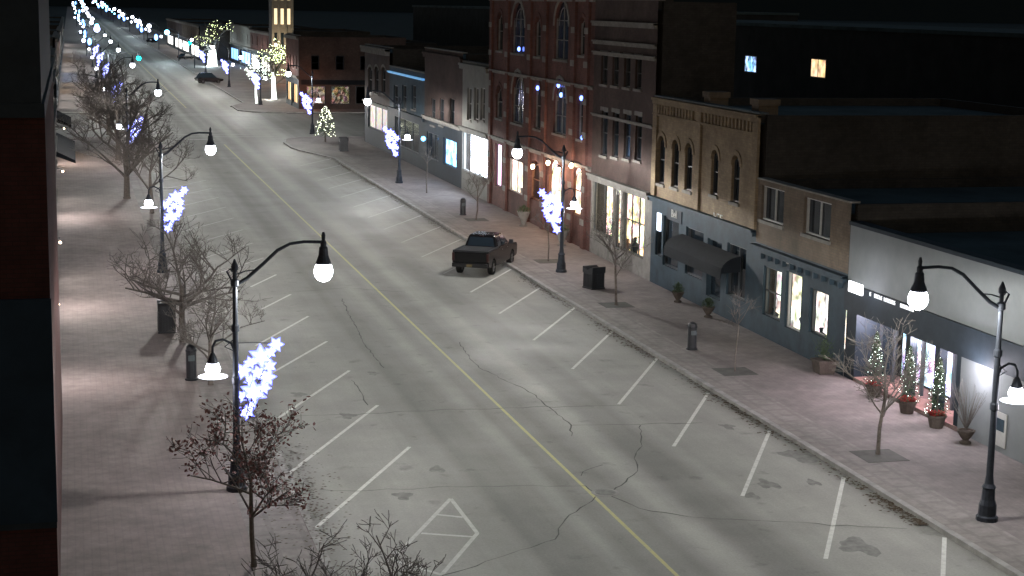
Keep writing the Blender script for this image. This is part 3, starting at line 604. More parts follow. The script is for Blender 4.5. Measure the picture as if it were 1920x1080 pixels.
# --- near left building
r=thing('brick_building','tall unlit brick building with dark navy panel filling the left edge','building',(-5,45,0))
yN=37.0; xN=-.56
a=MB(); a.box(-14,xN,yN,56,0,11.6); a.build('wall',M['nb'],r)
a=MB(); a.box(-14,xN+.02,yN-.12,yN-.004,2.55,7.55); a.build('end_panel',M['navy'],r)
a=MB(); a.box(-14,xN-.06,yN-.02,55.9,11.6,16); a.build('attic_wall',M['charcoal'],r)
a=MB(); a.box(-14,xN+.005,yN-.14,56,11.45,11.75); a.build('cornice',M['charcoal'],r)
a=MB(); a.box(-14,xN+.01,yN-.08,yN-.005,2.4,2.545); a.build('sill_band',M['charcoal'],r)
def rowbuilding(y0,y1,X,s,z1,mt,label,lit,nw=None,shopm=None,aw=False):
    ops=[]; nw=nw or max(2,int((y1-y0)/3)); st=(y1-y0)/nw
    zf=4.3; fl=int((z1-zf-1)/3.2)
    for f in range(max(1,fl)):
        for i in range(nw):
            u=y0+st*(i+.5); z=zf+.9+f*3.2
            ops.append(D((u-.45,u+.45,z,z+1.7,0),pane=lit if rnd.random()<.06 else M['gd'],sill=M['stone'] ))
    ops.append(D((y0+.8,y0+(y1-y0)*.45,.7,3.2,0),pane=shopm or M['gd'],nu=3,nz=1)); ops.append(D((y0+(y1-y0)*.58,y1-.8,.7,3.2,0),pane=shopm or M['gd'],nu=3,nz=1)); ops.append(D((y0+(y1-y0)*.48,y0+(y1-y0)*.48+1,.15,2.6,0),pane=M['gd'],name='door',nz=1))
    b,m=building('row_building',label,X,s,y0,y1,z1,[(0,zf,M['charcoal'],'shopfront'),(zf,z1,mt,'wall')],ops,[(zf-.3,zf,.2,M['stone']),(z1-.5,z1-.1,.25,M['stone'])],depth=14)
    if aw:
        a=MB(); a.prism([(X,3.3),(X-s*1.6,2.5),(X-s*1.6,2.3),(X,2.9)],y0+.6,y1-.6,fy); a.build('awning',M['awn'],b)
    return b,m
ysL=[56.2,72,88,104,122,140,156,168]; mts=[M['db'],M['bb'],M['rb'],M['cream'],M['db'],M['bb'],M['rb']]
names=['dark red brick','brown brick','red brick','cream rendered','maroon brick','tan brick','rust brick']
ordn=['first','second','third','fourth','fifth','sixth','seventh','eighth','ninth','tenth','eleventh','twelfth']
for i in range(7):
    b,m=rowbuilding(ysL[i],ysL[i+1],-.95-.12*i,-1,[9.5,8.5,10.5,9,10,9,8][i],mts[i],f'{names[i]} row building seen edge on, {ordn[i]} after the tall brick one at left',M['warmwin'],shopm=M['whitewin'] if i in (1,3) else (M['warmwin'] if i==5 else None),aw=i in (4,6))
    if i in (0,1,3,5):  # sconces added to throw light patches on the left pavement
        yc=ysL[i]+5; a=MB(); a.ball((-.66,yc,3.1),.06,6); s_=a.build('wall_sconce',M['sconce'],b); a=MB(); a.tube([(-.95-.12*i,yc,3.3),(-.66,yc,3.3)],.03,5); a.build('bracket',M['black'],s_); point('sconce_light',(-.2,yc,2.7),420,(1,.87,.86),b,.1)
farlab=['orange lit corner','brown brick','cream fronted','narrow dark','red brick','grey rendered','tan brick','plain dark']
yb=[217,230,262,284,310,345,390,450,520]; hs=[9.5,8.5,8,9,8,8.5,8,8]
shp=[M['warmwin'],M['gd'],M['redwin'],M['whitewin'],M['whitewin'],M['bluewin'],M['whitewin'],M['whitewin']]
for i in range(8):
    Xb=XF if i==0 or i>=6 else XF+7
    b,m=rowbuilding(yb[i],yb[i+1],Xb,1,hs[i],[M['rb'],M['bb'],M['cream'],M['db'],M['rb'],M['stone'],M['bb'],M['db']][i],farlab[i]+' row building beyond the side street, '+ordn[i]+' from its corner on the right',M['warmwin'],nw=4,shopm=shp[i])
    if i==0:
        a=MB(); a.box(XF+.02,XF+14,216.78,217.015,0,9.4); a.build('end_wall',M['db'],b)
        for k in range(4):
            op=(XF+1+k*3.2,XF+3.4+k*3.2,.8,3.1,0); window(b,lambda u,z,d:(u,216.55+d,z),op,[shopglow('shop_side',(1,.6,.45),.6),shopglow('shop_side_warm',(1,.74,.42),.9,2.8,.4,.1),M['gd'],M['redwin']][k],M['frame_d'],2,1,name='window')
            op=(XF+1.6+k*3.2,XF+2.6+k*3.2,5.2,7.0,0); window(b,lambda u,z,d:(u,216.55+d,z),op,M['gd'],M['charcoal'],1,2)
        a=MB(); a.box(XF+.3,XF+14,216.5,216.6,3.3,3.9); a.build('awning',M['awn'],b)
        point('wall_wash',(XF+1.0,214.5,3.2),150,(1,.35,.15),b,.2)
yb=[217,250,285,320,370,430,520]
for i in range(6):
    rowbuilding(yb[i],yb[i+1],-1.8,-1,[9,8,8.5,8,8,8][i],[M['db'],M['bb'],M['rb'],M['cream'],M['db'],M['bb']][i],['wide','brown','reddish','pale','gloomy','farthest'][i]+' row building beyond the side street on the left, '+ordn[i]+' from its corner',M['warmwin'],nw=5,shopm=[M['whitewin'],M['warmwin'],M['bluewin'],M['whitewin'],M['warmwin'],M['whitewin']][i])
# tower
tx,ty=XF+4.2,285
r=thing('clock_tower','floodlit masonry tower with tall ribs rising behind the far shops','tower',(tx+1.8,ty,0))
a=MB(); a.box(tx,tx+3.6,ty-2,ty+2,0,22); a.build('wall',M['stone'],r)
for dx in (0,1.1,2.2,3.3):
    a=MB(); a.box(tx+dx,tx+dx+.3,ty-2.25,ty-2.003,3,22); a.build('rib',M['cream'],r)
for dx in (.42,1.5,2.6):
    for z in (6,10,14): 
        a=MB(); a.box(tx+dx,tx+dx+.5,ty-2.06,ty-2.004,z,z+2.6); a.build('window',M['tower_lit'] if z>6 else M['gd'],r)
point('floodlight',(tx+1,ty-5,6.5),800,(1,.75,.45),r,.3)
# ---------------------------------------------------------------- street lamps
def lampthing():
    r=thing('street_lamp','x','street lamp')
    a=MB(); a.lathe((0,0,0),[(.30,0),(.30,.12),(.25,.16),(.24,.45),(.19,.6),(.17,.9),(.2,.95),(.13,1.05),(.10,1.3),(.088,3.1),(.12,3.15),(.12,3.3),(.085,3.35),(.08,4.6),(.115,4.65),(.115,4.8),(.075,4.85),(.068,5.9),(.12,5.95),(.12,6.1),(.06,6.15),(.06,6.35),(.1,6.4),(.1,6.5),(.02,6.7)],12)
    a.build('pole',M['lampiron'],r)
    a=MB(); pts=[(0,0,5.95),(.35,0,6.15),(.8,0,6.55),(1.2,0,6.92),(1.55,0,7.1),(1.95,0,7.15),(2.5,0,7.13)]; a.tube(pts,[.06,.055,.05,.05,.045,.045,.045],8); a.tube([(0,0,6.25),(.3,0,6.35),(.6,0,6.38)],.02,5)
    a.tube([(0,0,5.95),(-.12,0,6.15),(-.22,0,6.35),(-.12,0,6.42),(-.06,0,6.33)],.03,5)
    a.build('arm',M['lampiron'],r)
    a=MB(); a.lathe((2.5,0,7.1),[(.03,.32),(.06,.22),(.05,.1),(.09,.04),(.08,-.1)][::-1],8); a.build('finial',M['lampiron'],r)
    a=MB(); a.lathe((2.5,0,6.5),[(.21,0),(.22,.05),(.17,.17),(.14,.26),(.12,.48),(.08,.52)],14); a.build('lamp_shade',M['lampiron'],r)
    a=MB(); a.lathe((2.5,0,6.27),[(.06,-.27),(.17,-.22),(.25,-.11),(.275,.02),(.25,.14),(.21,.225)],16); a.build('globe',M['globe'],r,smooth=True)
    a=MB(); a.tube([(0,0,4.0),(-.12,0,4.3),(-.35,0,4.42),(-.55,0,4.38),(-.64,0,4.2),(-.64,0,4.0)],.035,7); a.tube([(0,0,4.45),(-.3,0,4.2),(0,0,4.05)],.018,5); a.build('lower_arm',M['lampiron'],r)
    a=MB(); a.lathe((-.64,0,3.74),[(.15,0),(.16,.05),(.1,.2),(.05,.3)],10); a.build('lower_shade',M['lampiron'],r)
    a=MB(); a.lathe((-.64,0,3.57),[(.05,-.2),(.17,-.14),(.22,0),(.16,.165)],12); a.build('lower_globe',M['globe'],r,smooth=True)
    a=MB(); a.lathe((-.64,0,3.36),[(.1,0),(.42,-.01),(.42,.005),(.1,.01)],16); a.build('glass_brim',M['disc'],r)
    return r
LP=700
base=lampthing()
lowbulb=point('lower_bulb',(-.64,0,3.15),90,(1,.92,.96),base,.1)
bulb=point('bulb',(2.5,0,5.88),LP,(1.0,.98,.93),base,.18,nodes=True)
GL='street lamps along the main street'
def starthing():
    r=thing('snowflake_decoration','x','decoration')
    for j,(x,z,rr) in enumerate(((1.14,4.22,.21),(.98,4.0,.17),(.72,3.88,.33),(.42,3.72,.18),(.22,3.48,.24),(.95,3.6,.19),(.62,3.42,.2),(.88,3.28,.25),(.40,3.2,.17),(.50,2.86,.36),(.80,2.98,.19),(.2,2.75,.17),(.3,2.28,.23),(.42,2.48,.13))):
        yo=.012*j%.05
        def st(R1,R2,ya,yb,rot):
            a=MB(); pts=[]
            for k in range(12):
                t=rot+2*PI*k/12; q=R1 if k%2==0 else R2; pts.append((x+q*math.cos(t),z+q*math.sin(t)))
            a.prism(pts,ya,yb,fy); return a
        s=st(rr*1.16,rr*.66,-.02+yo,.02+yo,j*.3).build('star',M['star'],r)
        st(rr*.84,rr*.38,-.035+yo,-.021+yo,j*.3).build('star_core',M['star2'],s)
        st(rr*.84,rr*.38,.021+yo,.035+yo,j*.3).build('star_core',M['star2'],s)
    a=MB(); a.tube([(.06,0,4.3),(.6,0,4.3),(1.1,0,4.25)],.012,4); a.tube([(.06,0,2.2),(.5,0,2.9),(1.1,0,4.1)],.012,4); a.build('frame',M['black'],r)
    return r
star0=starthing(); GD='lit star decorations hung on street lamps'
lp_=[GS(440,919).y,GS(290,511).y,139,196,253,300,348]; XLl=4.3
rp_=[GS(1850,975).y,GS(1052,510).y,GS(765,343).y,176,226,272,320]; XRl=(GS(1850,975).x+GS(1052,510).x)/2
desc=['nearest','second','third','fourth','fifth','sixth','seventh']
for side,ys_,X_,rz in (('left',lp_,XLl,0),('right',rp_,XRl,PI)):
    for i,y in enumerate(ys_):
        o=dup(base)
        xx=X_ if not (side=='right' and i<2) else (GS(1850,975).x,GS(1052,510).x)[i]
        place(o,(xx,y,.13),rz,f'{desc[i]} iron lamp with curved arm and white globe, {side} pavement',GL)
        if i>3:
            for ch in list(o.children):
                if ch.type=='LIGHT' and 'lower' in ch.name: bpy.data.objects.remove(ch)
        if (side,i)!=('right',0):
            s_=dup(star0); place(s_,(xx,y-.02,.13),rz,f'glowing blue white star cluster hung on the {desc[i]} lamp, {side} pavement',GD)
def rmtree(o):
    for ch in list(o.children): rmtree(ch)
    bpy.data.objects.remove(o)
rmtree(star0)
def farlamp(gm,sm,r1):
    r=thing('street_lamp','x','street lamp'); a=MB(); a.tube([(0,0,0),(0,0,6.2)],.1,6); a.build('pole',M['lampiron'],r); a=MB(); a.tube([(0,0,6),(.8,0,6.8),(1.6,0,7.1),(2.5,0,7.1)],.06,5); a.build('arm',M['lampiron'],r)
    a=MB(); a.lathe((2.5,0,6.5),[(.27,0),(.15,.4)],8); a.build('lamp_shade',M['lampiron'],r); a=MB(); a.ball((2.5,0,6.3),r1,6); a.build('globe',gm,r)
    a=MB(); a.ball((-.64,0,3.55),r1*.6,6); a.build('lower_globe',gm,r)
    if sm: a=MB(); a.ball((.7,0,3.3),.5,5,1.7); a.build('star_cluster',sm,r)
    return r
fls=[farlamp(M['globe_far'],None,.62),farlamp(M['globe_violet'],M['starblue'],.7),farlamp(M['globe_far'],M['starblue'],.55),farlamp(M['globe_cyan'],None,.55)]
farbulb=point('far_bulb',(2.5,0,5.8),LP*2.4,(.8,.95,1.0),None,.3,nodes=True)
y=405; k=0; rr_=random.Random(4)
while y<1900:
    for side,X_,rz in (('left',XLl,0),('right',XRl,PI)):
        fl=rr_.choice(fls+[fls[0],fls[0],fls[2]])
        o=dup(fl); place(o,(X_+rr_.uniform(-1.3,1.3),y+rr_.uniform(-22,22),.13),rz,f'distant street lamp shrunk to a point of light far down the {side} pavement',GL,1+max(0,y-600)/1100)
        if (k+(side=='left'))%2==0 and y<1300: l=dup(farbulb,o)
    y+=62+max(0,y-600)*.12; k+=1
for f in fls: rmtree(f)
rmtree(base); rmtree(farbulb)
# ---------------------------------------------------------------- trees
def grow(mb,p,d,ln,r,lv,tips,rg,droop=.0,spread=.6,nb=(3,5)):
    pts=[p]; rads=[r]; n=3; q=p.copy(); dd=d.copy()
    for i in range(n):
        dd=(dd+Vector((rg.uniform(-1,1),rg.uniform(-1,1),rg.uniform(-.6,.8)+droop))*.18).normalized(); q=q+dd*(ln/n); pts.append(q.copy()); rads.append(r*(1-.5*(i+1)/n))
    mb.tube(pts,[max(x,.0065) for x in rads],5 if lv>2 else 4 if lv>1 else 3,False); tips.append((pts[-1],dd))
    if lv<=0: tips.append((pts[1],dd)); return
    for k in range(rg.randint(*nb)):
        t=rg.uniform(.35,1.0); i=min(n-1,int(t*n)); s=pts[i].lerp(pts[i+1],t*n-i)
        ax=Vector((rg.uniform(-1,1),rg.uniform(-1,1),rg.uniform(-.5,.9))).normalized()
        nd=(dd*(1-spread)+ax*spread+Vector((0,0,.12+droop))).normalized(); grow(mb,s,nd,ln*rg.uniform(.5,.72),r*.52,lv-1,tips,rg,droop,spread,nb)
def tree(label,pos,h,w,th=.35,r=.07,seed=1,lv=3,leaf=None,nleaf=0,group='trees along the pavements',lights=None,nlight=0,limbs=6,trunkm=None,name='bare_tree',droop=0,nb=(3,5)):
    rg=random.Random(seed); pos=Vector(pos); root=thing(name,label,'tree',pos,group)
    tr=MB(); top=pos+Vector((rg.uniform(-.1,.1),rg.uniform(-.1,.1),h*th)); mid=pos.lerp(top,.5)+Vector((rg.uniform(-.06,.06),0,0))
    tr.tube([pos-Vector((0,0,.05)),pos+Vector((0,0,.15)),mid,top,top+Vector((0,0,h*.15))],[r*1.5,r*1.1,r,r*.85,r*.6],8); tr.build('trunk',trunkm or M['bark'],root)
    cr=MB(); tips=[]; ln=h*(1-th)*.52
    for k in range(limbs):
        t=2*PI*k/limbs+rg.uniform(-.3,.3); el=rg.uniform(.35,1.1); hw=w/2/max(ln*1.7,.1)
        d=Vector((math.cos(t)*hw,math.sin(t)*hw,math.sin(el)*1.0))
        L_=ln*max(1,min(1.8,w/2/(ln*1.9)))
        grow(cr,top+Vector((0,0,rg.uniform(-.1,.15)*h)),d.normalized(),L_*rg.uniform(.75,1.05),r*.55,lv,tips,rg,droop,nb=nb)
    grow(cr,top+Vector((0,0,h*.1)),Vector((0,0,1)),ln,r*.6,lv,tips,rg,nb=nb)
    cr.build('crown',M['bark2'],root,recalc=False)
    if leaf:
        lf=MB()
        for i in range(nleaf):
            p,_=rg.choice(tips); p=p+Vector((rg.gauss(0,.1),rg.gauss(0,.1),rg.gauss(0,.1))); s=rg.uniform(.035,.08)
            a1=Vector((rg.uniform(-1,1),rg.uniform(-1,1),rg.uniform(-1,1))).normalized(); b1_=a1.cross(Vector((rg.random(),rg.random(),1))).normalized()
            lf.add([p-a1*s,p-b1_*s*.6,p+a1*s,p+b1_*s*.6],[(0,1,2,3)])
        o=lf.build('foliage',leaf,root,recalc=False); o['kind']='stuff'
    if lights:
        lf=MB(); 
        for i in range(nlight):
            p,_=rg.choice(tips); p=p+Vector((rg.gauss(0,.05),rg.gauss(0,.05),rg.gauss(0,.05))); s=.055 if pos.y>150 else .02
            lf.add([p+Vector(v)*s for v in ((1,0,0),(-1,0,0),(0,1,0),(0,-1,0),(0,0,1),(0,0,-1))],[(0,2,4),(2,1,4),(1,3,4),(3,0,4),(2,0,5),(1,2,5),(3,1,5),(0,3,5)])
        o=lf.build('light_string',lights,root,recalc=False); o['kind']='stuff'
    return root
def pit(px,py,g=1):
    q=GS(px,py); a=MB(); a.box(q.x-.7,q.x+.7,q.y-.7,q.y+.7,.1,.141); a.build('tree_pit',M['crack'],rp if q.x>15 else lp,kind='structure')
tree('small pavement tree with sparse russet leaves beside the nearest left lamp',GS(476,1062),4.5,3.9,.36,.06,3,3,M['leaf'],1500)
tree('bare tree whose crown top shows at the bottom edge by the hatched marking',GS(730,1345),3.75,4.2,.3,.08,5,4,limbs=7,nb=(2,4))
tree('small bare tree at the bottom edge left of the hatched marking',GS(575,1330),3.6,2.6,.3,.06,15,3)
tree('wide bare tree between the two nearest left lamps',GS(345,640),4.9,9.0,.32,.13,8,4,limbs=9,nb=(3,4))
tree('low bare tree right in front of the wide one on the left pavement',GS(395,722),4.0,5.2,.32,.08,9,4,nb=(3,4))
tree('large dense bare tree beyond the second left lamp',GS(238,372),8.6,8.5,.25,.2,10,4,limbs=9)
tree('dense bare tree behind the largest one on the left pavement',GS(222,300),8.8,8,.25,.2,12,4,limbs=9)
tree('upright bare tree farther back in the left row of dense trees',GS(204,252),8.5,7,.25,.2,13,4,limbs=8)
tree('bare tree leaning over the kerb behind the second left lamp',GS(285,400),6.3,6,.3,.12,14,4,nb=(3,4))
tree('young bare tree in front of the lit stone trimmed shop on the right pavement',GS(1155,572),4.5,2.8,.38,.06,21,3,limbs=5); pit(1155,572)
tree('slender bare tree before the recessed glass shopfront near the right edge',GS(1646,852),4.8,2.8,.36,.06,22,3,limbs=6); pit(1648,855)
tree('small bare tree outside the brilliantly lit white shop',GS(893,412),3.8,2.2,.35,.05,23,3,limbs=5); pit(893,412)
tree('thin bare sapling between two lamps outside the blue lit display',GS(800,362),3.4,1.5,.6,.045,24,2,limbs=4)
tree('thin sapling beside the second right lamp pole near the pickup',GS(1028,490),3.4,1.4,.5,.035,25,2,limbs=4); pit(1028,490)
tree('thin young sapling in a square pit outside the slate blue shopfront',GS(1378,697),3.2,1.2,.5,.022,26,2,limbs=3); pit(1378,697)
LT='trees dressed with string lights'
tree('broad light strung tree with a glowing white wrapped trunk beside the tower',GS(514,186),8.5,6.5,.3,.30,31,3,lights=M['fairy'],nlight=280,group=LT,trunkm=M['wraplight'],name='light_strung_tree')
tree('smaller light strung tree left of the glowing trunk by the tower',GS(481,193),6.0,3.4,.3,.12,32,3,lights=M['fairyw'],nlight=190,group=LT,trunkm=M['wraplight'],name='light_strung_tree')
tree('far light strung tree with an upswept crown in the middle distance',GS(398,124),9.5,7,.3,.9,33,3,lights=M['fairy'],nlight=240,group=LT,trunkm=M['wraplight'],name='light_strung_tree')
q=GS(398,124); point('uplight',(q.x-1,q.y-3,1.5),1600,(.7,.92,1),None,.3); q=GS(514,186); point('uplight',(q.x-.8,q.y-1.5,.8),300,(1,.97,.85),None,.2)
def conifer(label,pos,h,w,seed,nl,potted,lm,group,cat='tree',ls=.02):
    rg=random.Random(seed); pos=Vector(pos); root=thing('conifer_tree',label,cat,pos,group); z0=.45 if potted else .5
    a=MB(); a.tube([pos,pos+Vector((0,0,h*.95))],[.04 if h<3 else .09,.01],6); a.build('trunk',M['bark'],root)
    f=MB(); l=MB(); pw=.85 if potted else .5
    for i in range(1500 if h<3 else 900):
        t=rg.random()**.8; z=z0+(h-z0)*t; rr=w/2*(1-t)**pw*rg.uniform(.35,1.08); an=rg.random()*2*PI; p=pos+Vector((math.cos(an)*rr,math.sin(an)*rr,z))
        s=.09*w; d=Vector((math.cos(an),math.sin(an),rg.uniform(-.5,.2))).normalized(); b_=Vector((-d.y,d.x,rg.uniform(-.4,.4)))
        f.add([p-b_*s*.3,p+d*s,p+b_*s*.3,p-d*s*.6],[(0,1,2,3)])
    for i in range(nl):
        t=rg.random()**.8; z=z0+(h-z0)*t; rr=w/2*(1-t)**pw*rg.uniform(.8,1.1); an=rg.random()*2*PI; p=pos+Vector((math.cos(an)*rr,math.sin(an)*rr,z))
        l.add([p+Vector(v)*ls for v in ((1,0,0),(-1,0,0),(0,1,0),(0,-1,0),(0,0,1),(0,0,-1))],[(0,2,4),(2,1,4),(1,3,4),(3,0,4),(2,0,5),(1,2,5),(3,1,5),(0,3,5)])
    f.build('foliage',M['leafg'],root,recalc=False)['kind']='stuff'; l.build('light_string',lm,root,recalc=False)['kind']='stuff'
    if potted:
        a=MB(); a.lathe(pos,[(.22,0),(.3,.35),(.33,.37),(.33,.45),(.27,.45),(.26,.38)],12); a.build('pot',M['terra'],root)
        f=MB()
        for i in range(160):
            an=rg.random()*6.3; rr=rg.uniform(.1,.3); p=pos+Vector((math.cos(an)*rr,math.sin(an)*rr,rg.uniform(.42,.58))); s=.05; f.add([p+Vector((s,0,0)),p+Vector((0,s,.02)),p-Vector((s,0,0)),p-Vector((0,s,-.02))],[(0,1,2,3)])
        f.build('flowers',M['redfl'],root,recalc=False)['kind']='stuff'
    return root
gp='potted conifers at the recessed shopfront'
for k,px in enumerate((1664,1727,1783)):
    conifer(['potted lit conifer between the dark end pier and the first dark column','potted lit conifer between the first and second dark columns','potted lit conifer beside the last dark column, nearest the camera'][k],(XF-.4,E(px)+.3,.13),2.4,.85,41+k,80,True,M['fairyw'],gp,ls=.013)
conifer('rounded small tree covered in string lights on the kerb corner of the side street',GS(610,266),3.5,2.1,50,120,False,M['fairyc'],'trees dressed with string lights',ls=.05)
def planter(label,pos,w,h,ph,seed,mt=None,bare=False,square=True):
    rg=random.Random(seed); pos=Vector(pos); root=thing('planter',label,'planter',pos,'planters on the right pavement')
    a=MB()
    if square:
        a.hexa([pos+Vector(v) for v in ((-w*.4,-w*.4,0),(w*.4,-w*.4,0),(w*.4,w*.4,0),(-w*.4,w*.4,0),(-w*.5,-w*.5,h),(w*.5,-w*.5,h),(w*.5,w*.5,h),(-w*.5,w*.5,h))]); a.box(pos.x-w*.54,pos.x+w*.54,pos.y-w*.54,pos.y+w*.54,pos.z+h-.06,pos.z+h+.03)
    else: a.lathe(pos,[(w*.3,0),(w*.32,.06),(w*.15,.12),(w*.3,h*.5),(w*.48,h*.9),(w*.52,h),(w*.4,h),(w*.38,h-.05)],12)
    a.build('pot',mt or M['terra'],root)
    f=MB()
    for i in range(40 if bare else 12):
        t=rg.random()*6.3; d=Vector((math.cos(t)*rg.uniform(.1,.6),math.sin(t)*rg.uniform(.1,.6),1)).normalized(); s=pos+Vector((0,0,h)); f.tube([s,s+d*ph*.5,s+d*ph*rg.uniform(.8,1.1)+Vector((rg.uniform(-.1,.1),rg.uniform(-.1,.1),0))],[.012,.008,.005],3,False)
    if not bare:
        for i in range(420):
            t=rg.random()*6.3; rr=rg.uniform(0,w*.5); z=h+rg.random()*ph*(1-rr/w); p=pos+Vector((math.cos(t)*rr,math.sin(t)*rr,z)); s=rg.uniform(.03,.07); b_=Vector((rg.uniform(-1,1),rg.uniform(-1,1),rg.uniform(-1,1)))
            c_=b_.cross(Vector((0,0,1))); f.add([p-b_*s,p+c_*s*.5,p+b_*s,p-c_*s*.5],[(0,1,2,3)])
    f.build('plant',M['leafg'] if not bare else M['bark2'],root,recalc=False)
planter('square wooden planter with an upright shrub at the end of the slate blue shopfront',(XF-.5,E(1560)-.3,.13),.75,.5,1.0,61,M['terra'])
planter('round pot with a low shrub under the left end of the dark awning',(XF-.7,E(1288)-.6,.13),.6,.5,.5,62,square=False)
planter('round pot with a low shrub under the right end of the dark awning',(XF-.7,E(1345)-.6,.13),.6,.5,.45,63,square=False)
planter('tall urn of greenery below the warm arched window',(XF-.9,E(1076)-.5,.13),.85,.9,.5,64,M['stone'],square=False)
planter('tall pale urn of greenery by the brown entrance door',(XF-.9,E(1003)-.5,.13),.85,.95,.45,65,M['stone'],square=False)
planter('pot of tall bare twigs before the white side panel near the right edge',(XF-.5,E(1835),.13),.6,.45,1.6,66,bare=True,square=False)
# ---------------------------------------------------------------- street furniture
def bollard(label,pos,h=1.15,face=None):
    pos=Vector(pos); r=thing('waste_post',label,'post',pos,'black waste posts on the pavements')
    a=MB(); a.lathe(pos,[(.24,0),(.24,.05),(.19,.08),(.19,h*.78),(.205,h*.8),(.205,h*.84),(.18,h*.86)],14); a.build('body',M['black'],r,bevel=0)
    a=MB(); a.lathe(pos+Vector((0,0,h*.86)),[(.18,0),(.17,h*.08),(.1,h*.13),(.02,h*.15)],14); a.build('cap',M['black'],r)
    a=MB(); a.box(pos.x-.12,pos.x+.12,pos.y-.212,pos.y-.18,pos.z+h*.55,pos.z+h*.7); a.build('notice_plate',M['flash'],r)
    return r
bollard('black post in front of the slate blue shopfront on the right pavement',GS(1297,655))
bollard('black post standing left of the small tree by the white lit shop',GS(868,403))
bollard('black post outside the door beneath the tall red brick building',GS(970,386),1.3)
bollard('slim black post at the inner edge of the left pavement, near the lower left lamp',GS(359,712),1.35)
def bin_(label,pos,rz=0,w=.62,h=1.15):
    r=thing('litter_bin',label,'litter bin',(0,0,0),'square litter bins')
    a=MB(); a.box(-w/2,w/2,-w/2,w/2,.04,h*.72); a.box(-w/2-.03,w/2+.03,-w/2-.03,w/2+.03,0,.06)
    for k in range(6): u=-w/2+.05+k*(w-.1)/5; a.box(u-.02,u+.02,-w/2-.02,-w/2-.002,.1,h*.68); a.box(-w/2-.02,-w/2-.002,u-.02,u+.02,.1,h*.68)
    a.build('body',M['black'],r)
    a=MB(); a.prism([(-w/2-.03,h*.72),(w/2+.03,h*.72),(w/2+.03,h),(w/2-.05,h),(0,h*.85),(-w/2+.05,h),(-w/2-.03,h)],-w/2-.03,w/2+.03,fx); a.build('hood',M['black'],r)
    place(r,pos,rz); return r
bin_('wide square black litter bin beside the young tree on the right pavement',GS(1113,540),R(20),.75,1.1)
bin_('square black litter bin near the kerb corner before the lit round tree',GS(644,283),0,.75,1.3)
bin_('square black litter bin under the bare trees on the left pavement',GS(313,622),0,.7,1.3)
q=GS(847,328); r=thing('sandwich_board','white sandwich board sign standing outside the blue lit display','sign',q)
a=MB(); a.hexa([q+Vector(v) for v in ((-.3,-.35,0),(.3,-.35,0),(.3,-.31,0),(-.3,-.31,0),(-.3,-.04,1.2),(.3,-.04,1.2),(.3,0,1.2),(-.3,0,1.2))]); a.hexa([q+Vector(v) for v in ((-.3,.31,0),(.3,.31,0),(.3,.35,0),(-.3,.35,0),(-.3,.005,1.2),(.3,.005,1.2),(.3,.045,1.2),(-.3,.045,1.2))]); a.build('board',M['frame_w'],r)
a=MB(); a.hexa([q+Vector(v) for v in ((-.24,-.345,.2),(.24,-.345,.2),(.24,-.32,.2),(-.24,-.32,.2),(-.24,-.105,1.1),(.24,-.105,1.1),(.24,-.08,1.1),(-.24,-.08,1.1))]); a.build('poster',M['slate'],r)
def signal(label,pos,arm,green):
    pos=Vector(pos); r=thing('traffic_signal',label,'traffic light',pos,'traffic signals at the far junction')
    a=MB(); a.tube([pos,pos+Vector((0,0,6))],[.12,.08],8); a.build('pole',M['lampiron'],r)
    e=pos+Vector((arm,0,5.9)); a=MB(); a.tube([pos+Vector((0,0,5.7)),e],[.07,.05],6); a.build('mast_arm',M['lampiron'],r)
    a=MB(); a.box(e.x-.2,e.x+.2,e.y-.15,e.y+.15,e.z-1.1,e.z); a.build('signal_head',M['black'],r)
    for k in range(3):
        a=MB(); a.tube([(e.x,e.y-.152,e.z-.2-.35*k),(e.x,e.y-.2,e.z-.2-.35*k)],.14 if k<2 else .3,10); a.build('lens',M['gd'] if k<2 else green,r)
signal('green traffic light on a mast arm reaching from the left kerb',(5.4,256,.13),4.4,M['green'])
signal('green traffic light on a mast arm reaching from the right kerb',(24.2,345,.13),-1.0,M['green'])
# ---------------------------------------------------------------- vehicles
def wheel(root,x,y,r,wd=.26,sx=1):
    a=MB(); prof=[(r*.62,-wd/2),(r*.93,-wd/2),(r,-wd*.35),(r,wd*.35),(r*.93,wd/2),(r*.62,wd/2)]
    n=20
    for rr,xx in prof:
        for k in range(n): t=2*PI*k/n; a.v.append((x+xx,y+rr*math.cos(t),r+rr*math.sin(t)))
    for i in range(len(prof)-1):
        for k in range(n): a.f.append((i*n+k,i*n+(k+1)%n,(i+1)*n+(k+1)%n,(i+1)*n+k))
    w_=MB(); w_.tube([(x-wd*.4,y,r),(x+wd*.4,y,r)],r*.6,16)
    for k in range(5):
        t=2*PI*k/5; w_.tube([(x+sx*wd*.42,y,r),(x+sx*wd*.42,y+r*.55*math.cos(t),r+r*.55*math.sin(t))],.04,4)
    wh=MB(); wh.tube([(x-wd*.2,y,r),(x+wd*.2,y,r)],.08,8); q=wh.build('wheel',M['black'],root); a.build('tyre',M['tyre'],q); w_.build('rim',M['rim'],q)
def arcpts(yc,r,n=8): return [(yc+r*math.cos(PI-PI*k/n),.42+r*math.sin(PI-PI*k/n)) for k in range(n+1)]
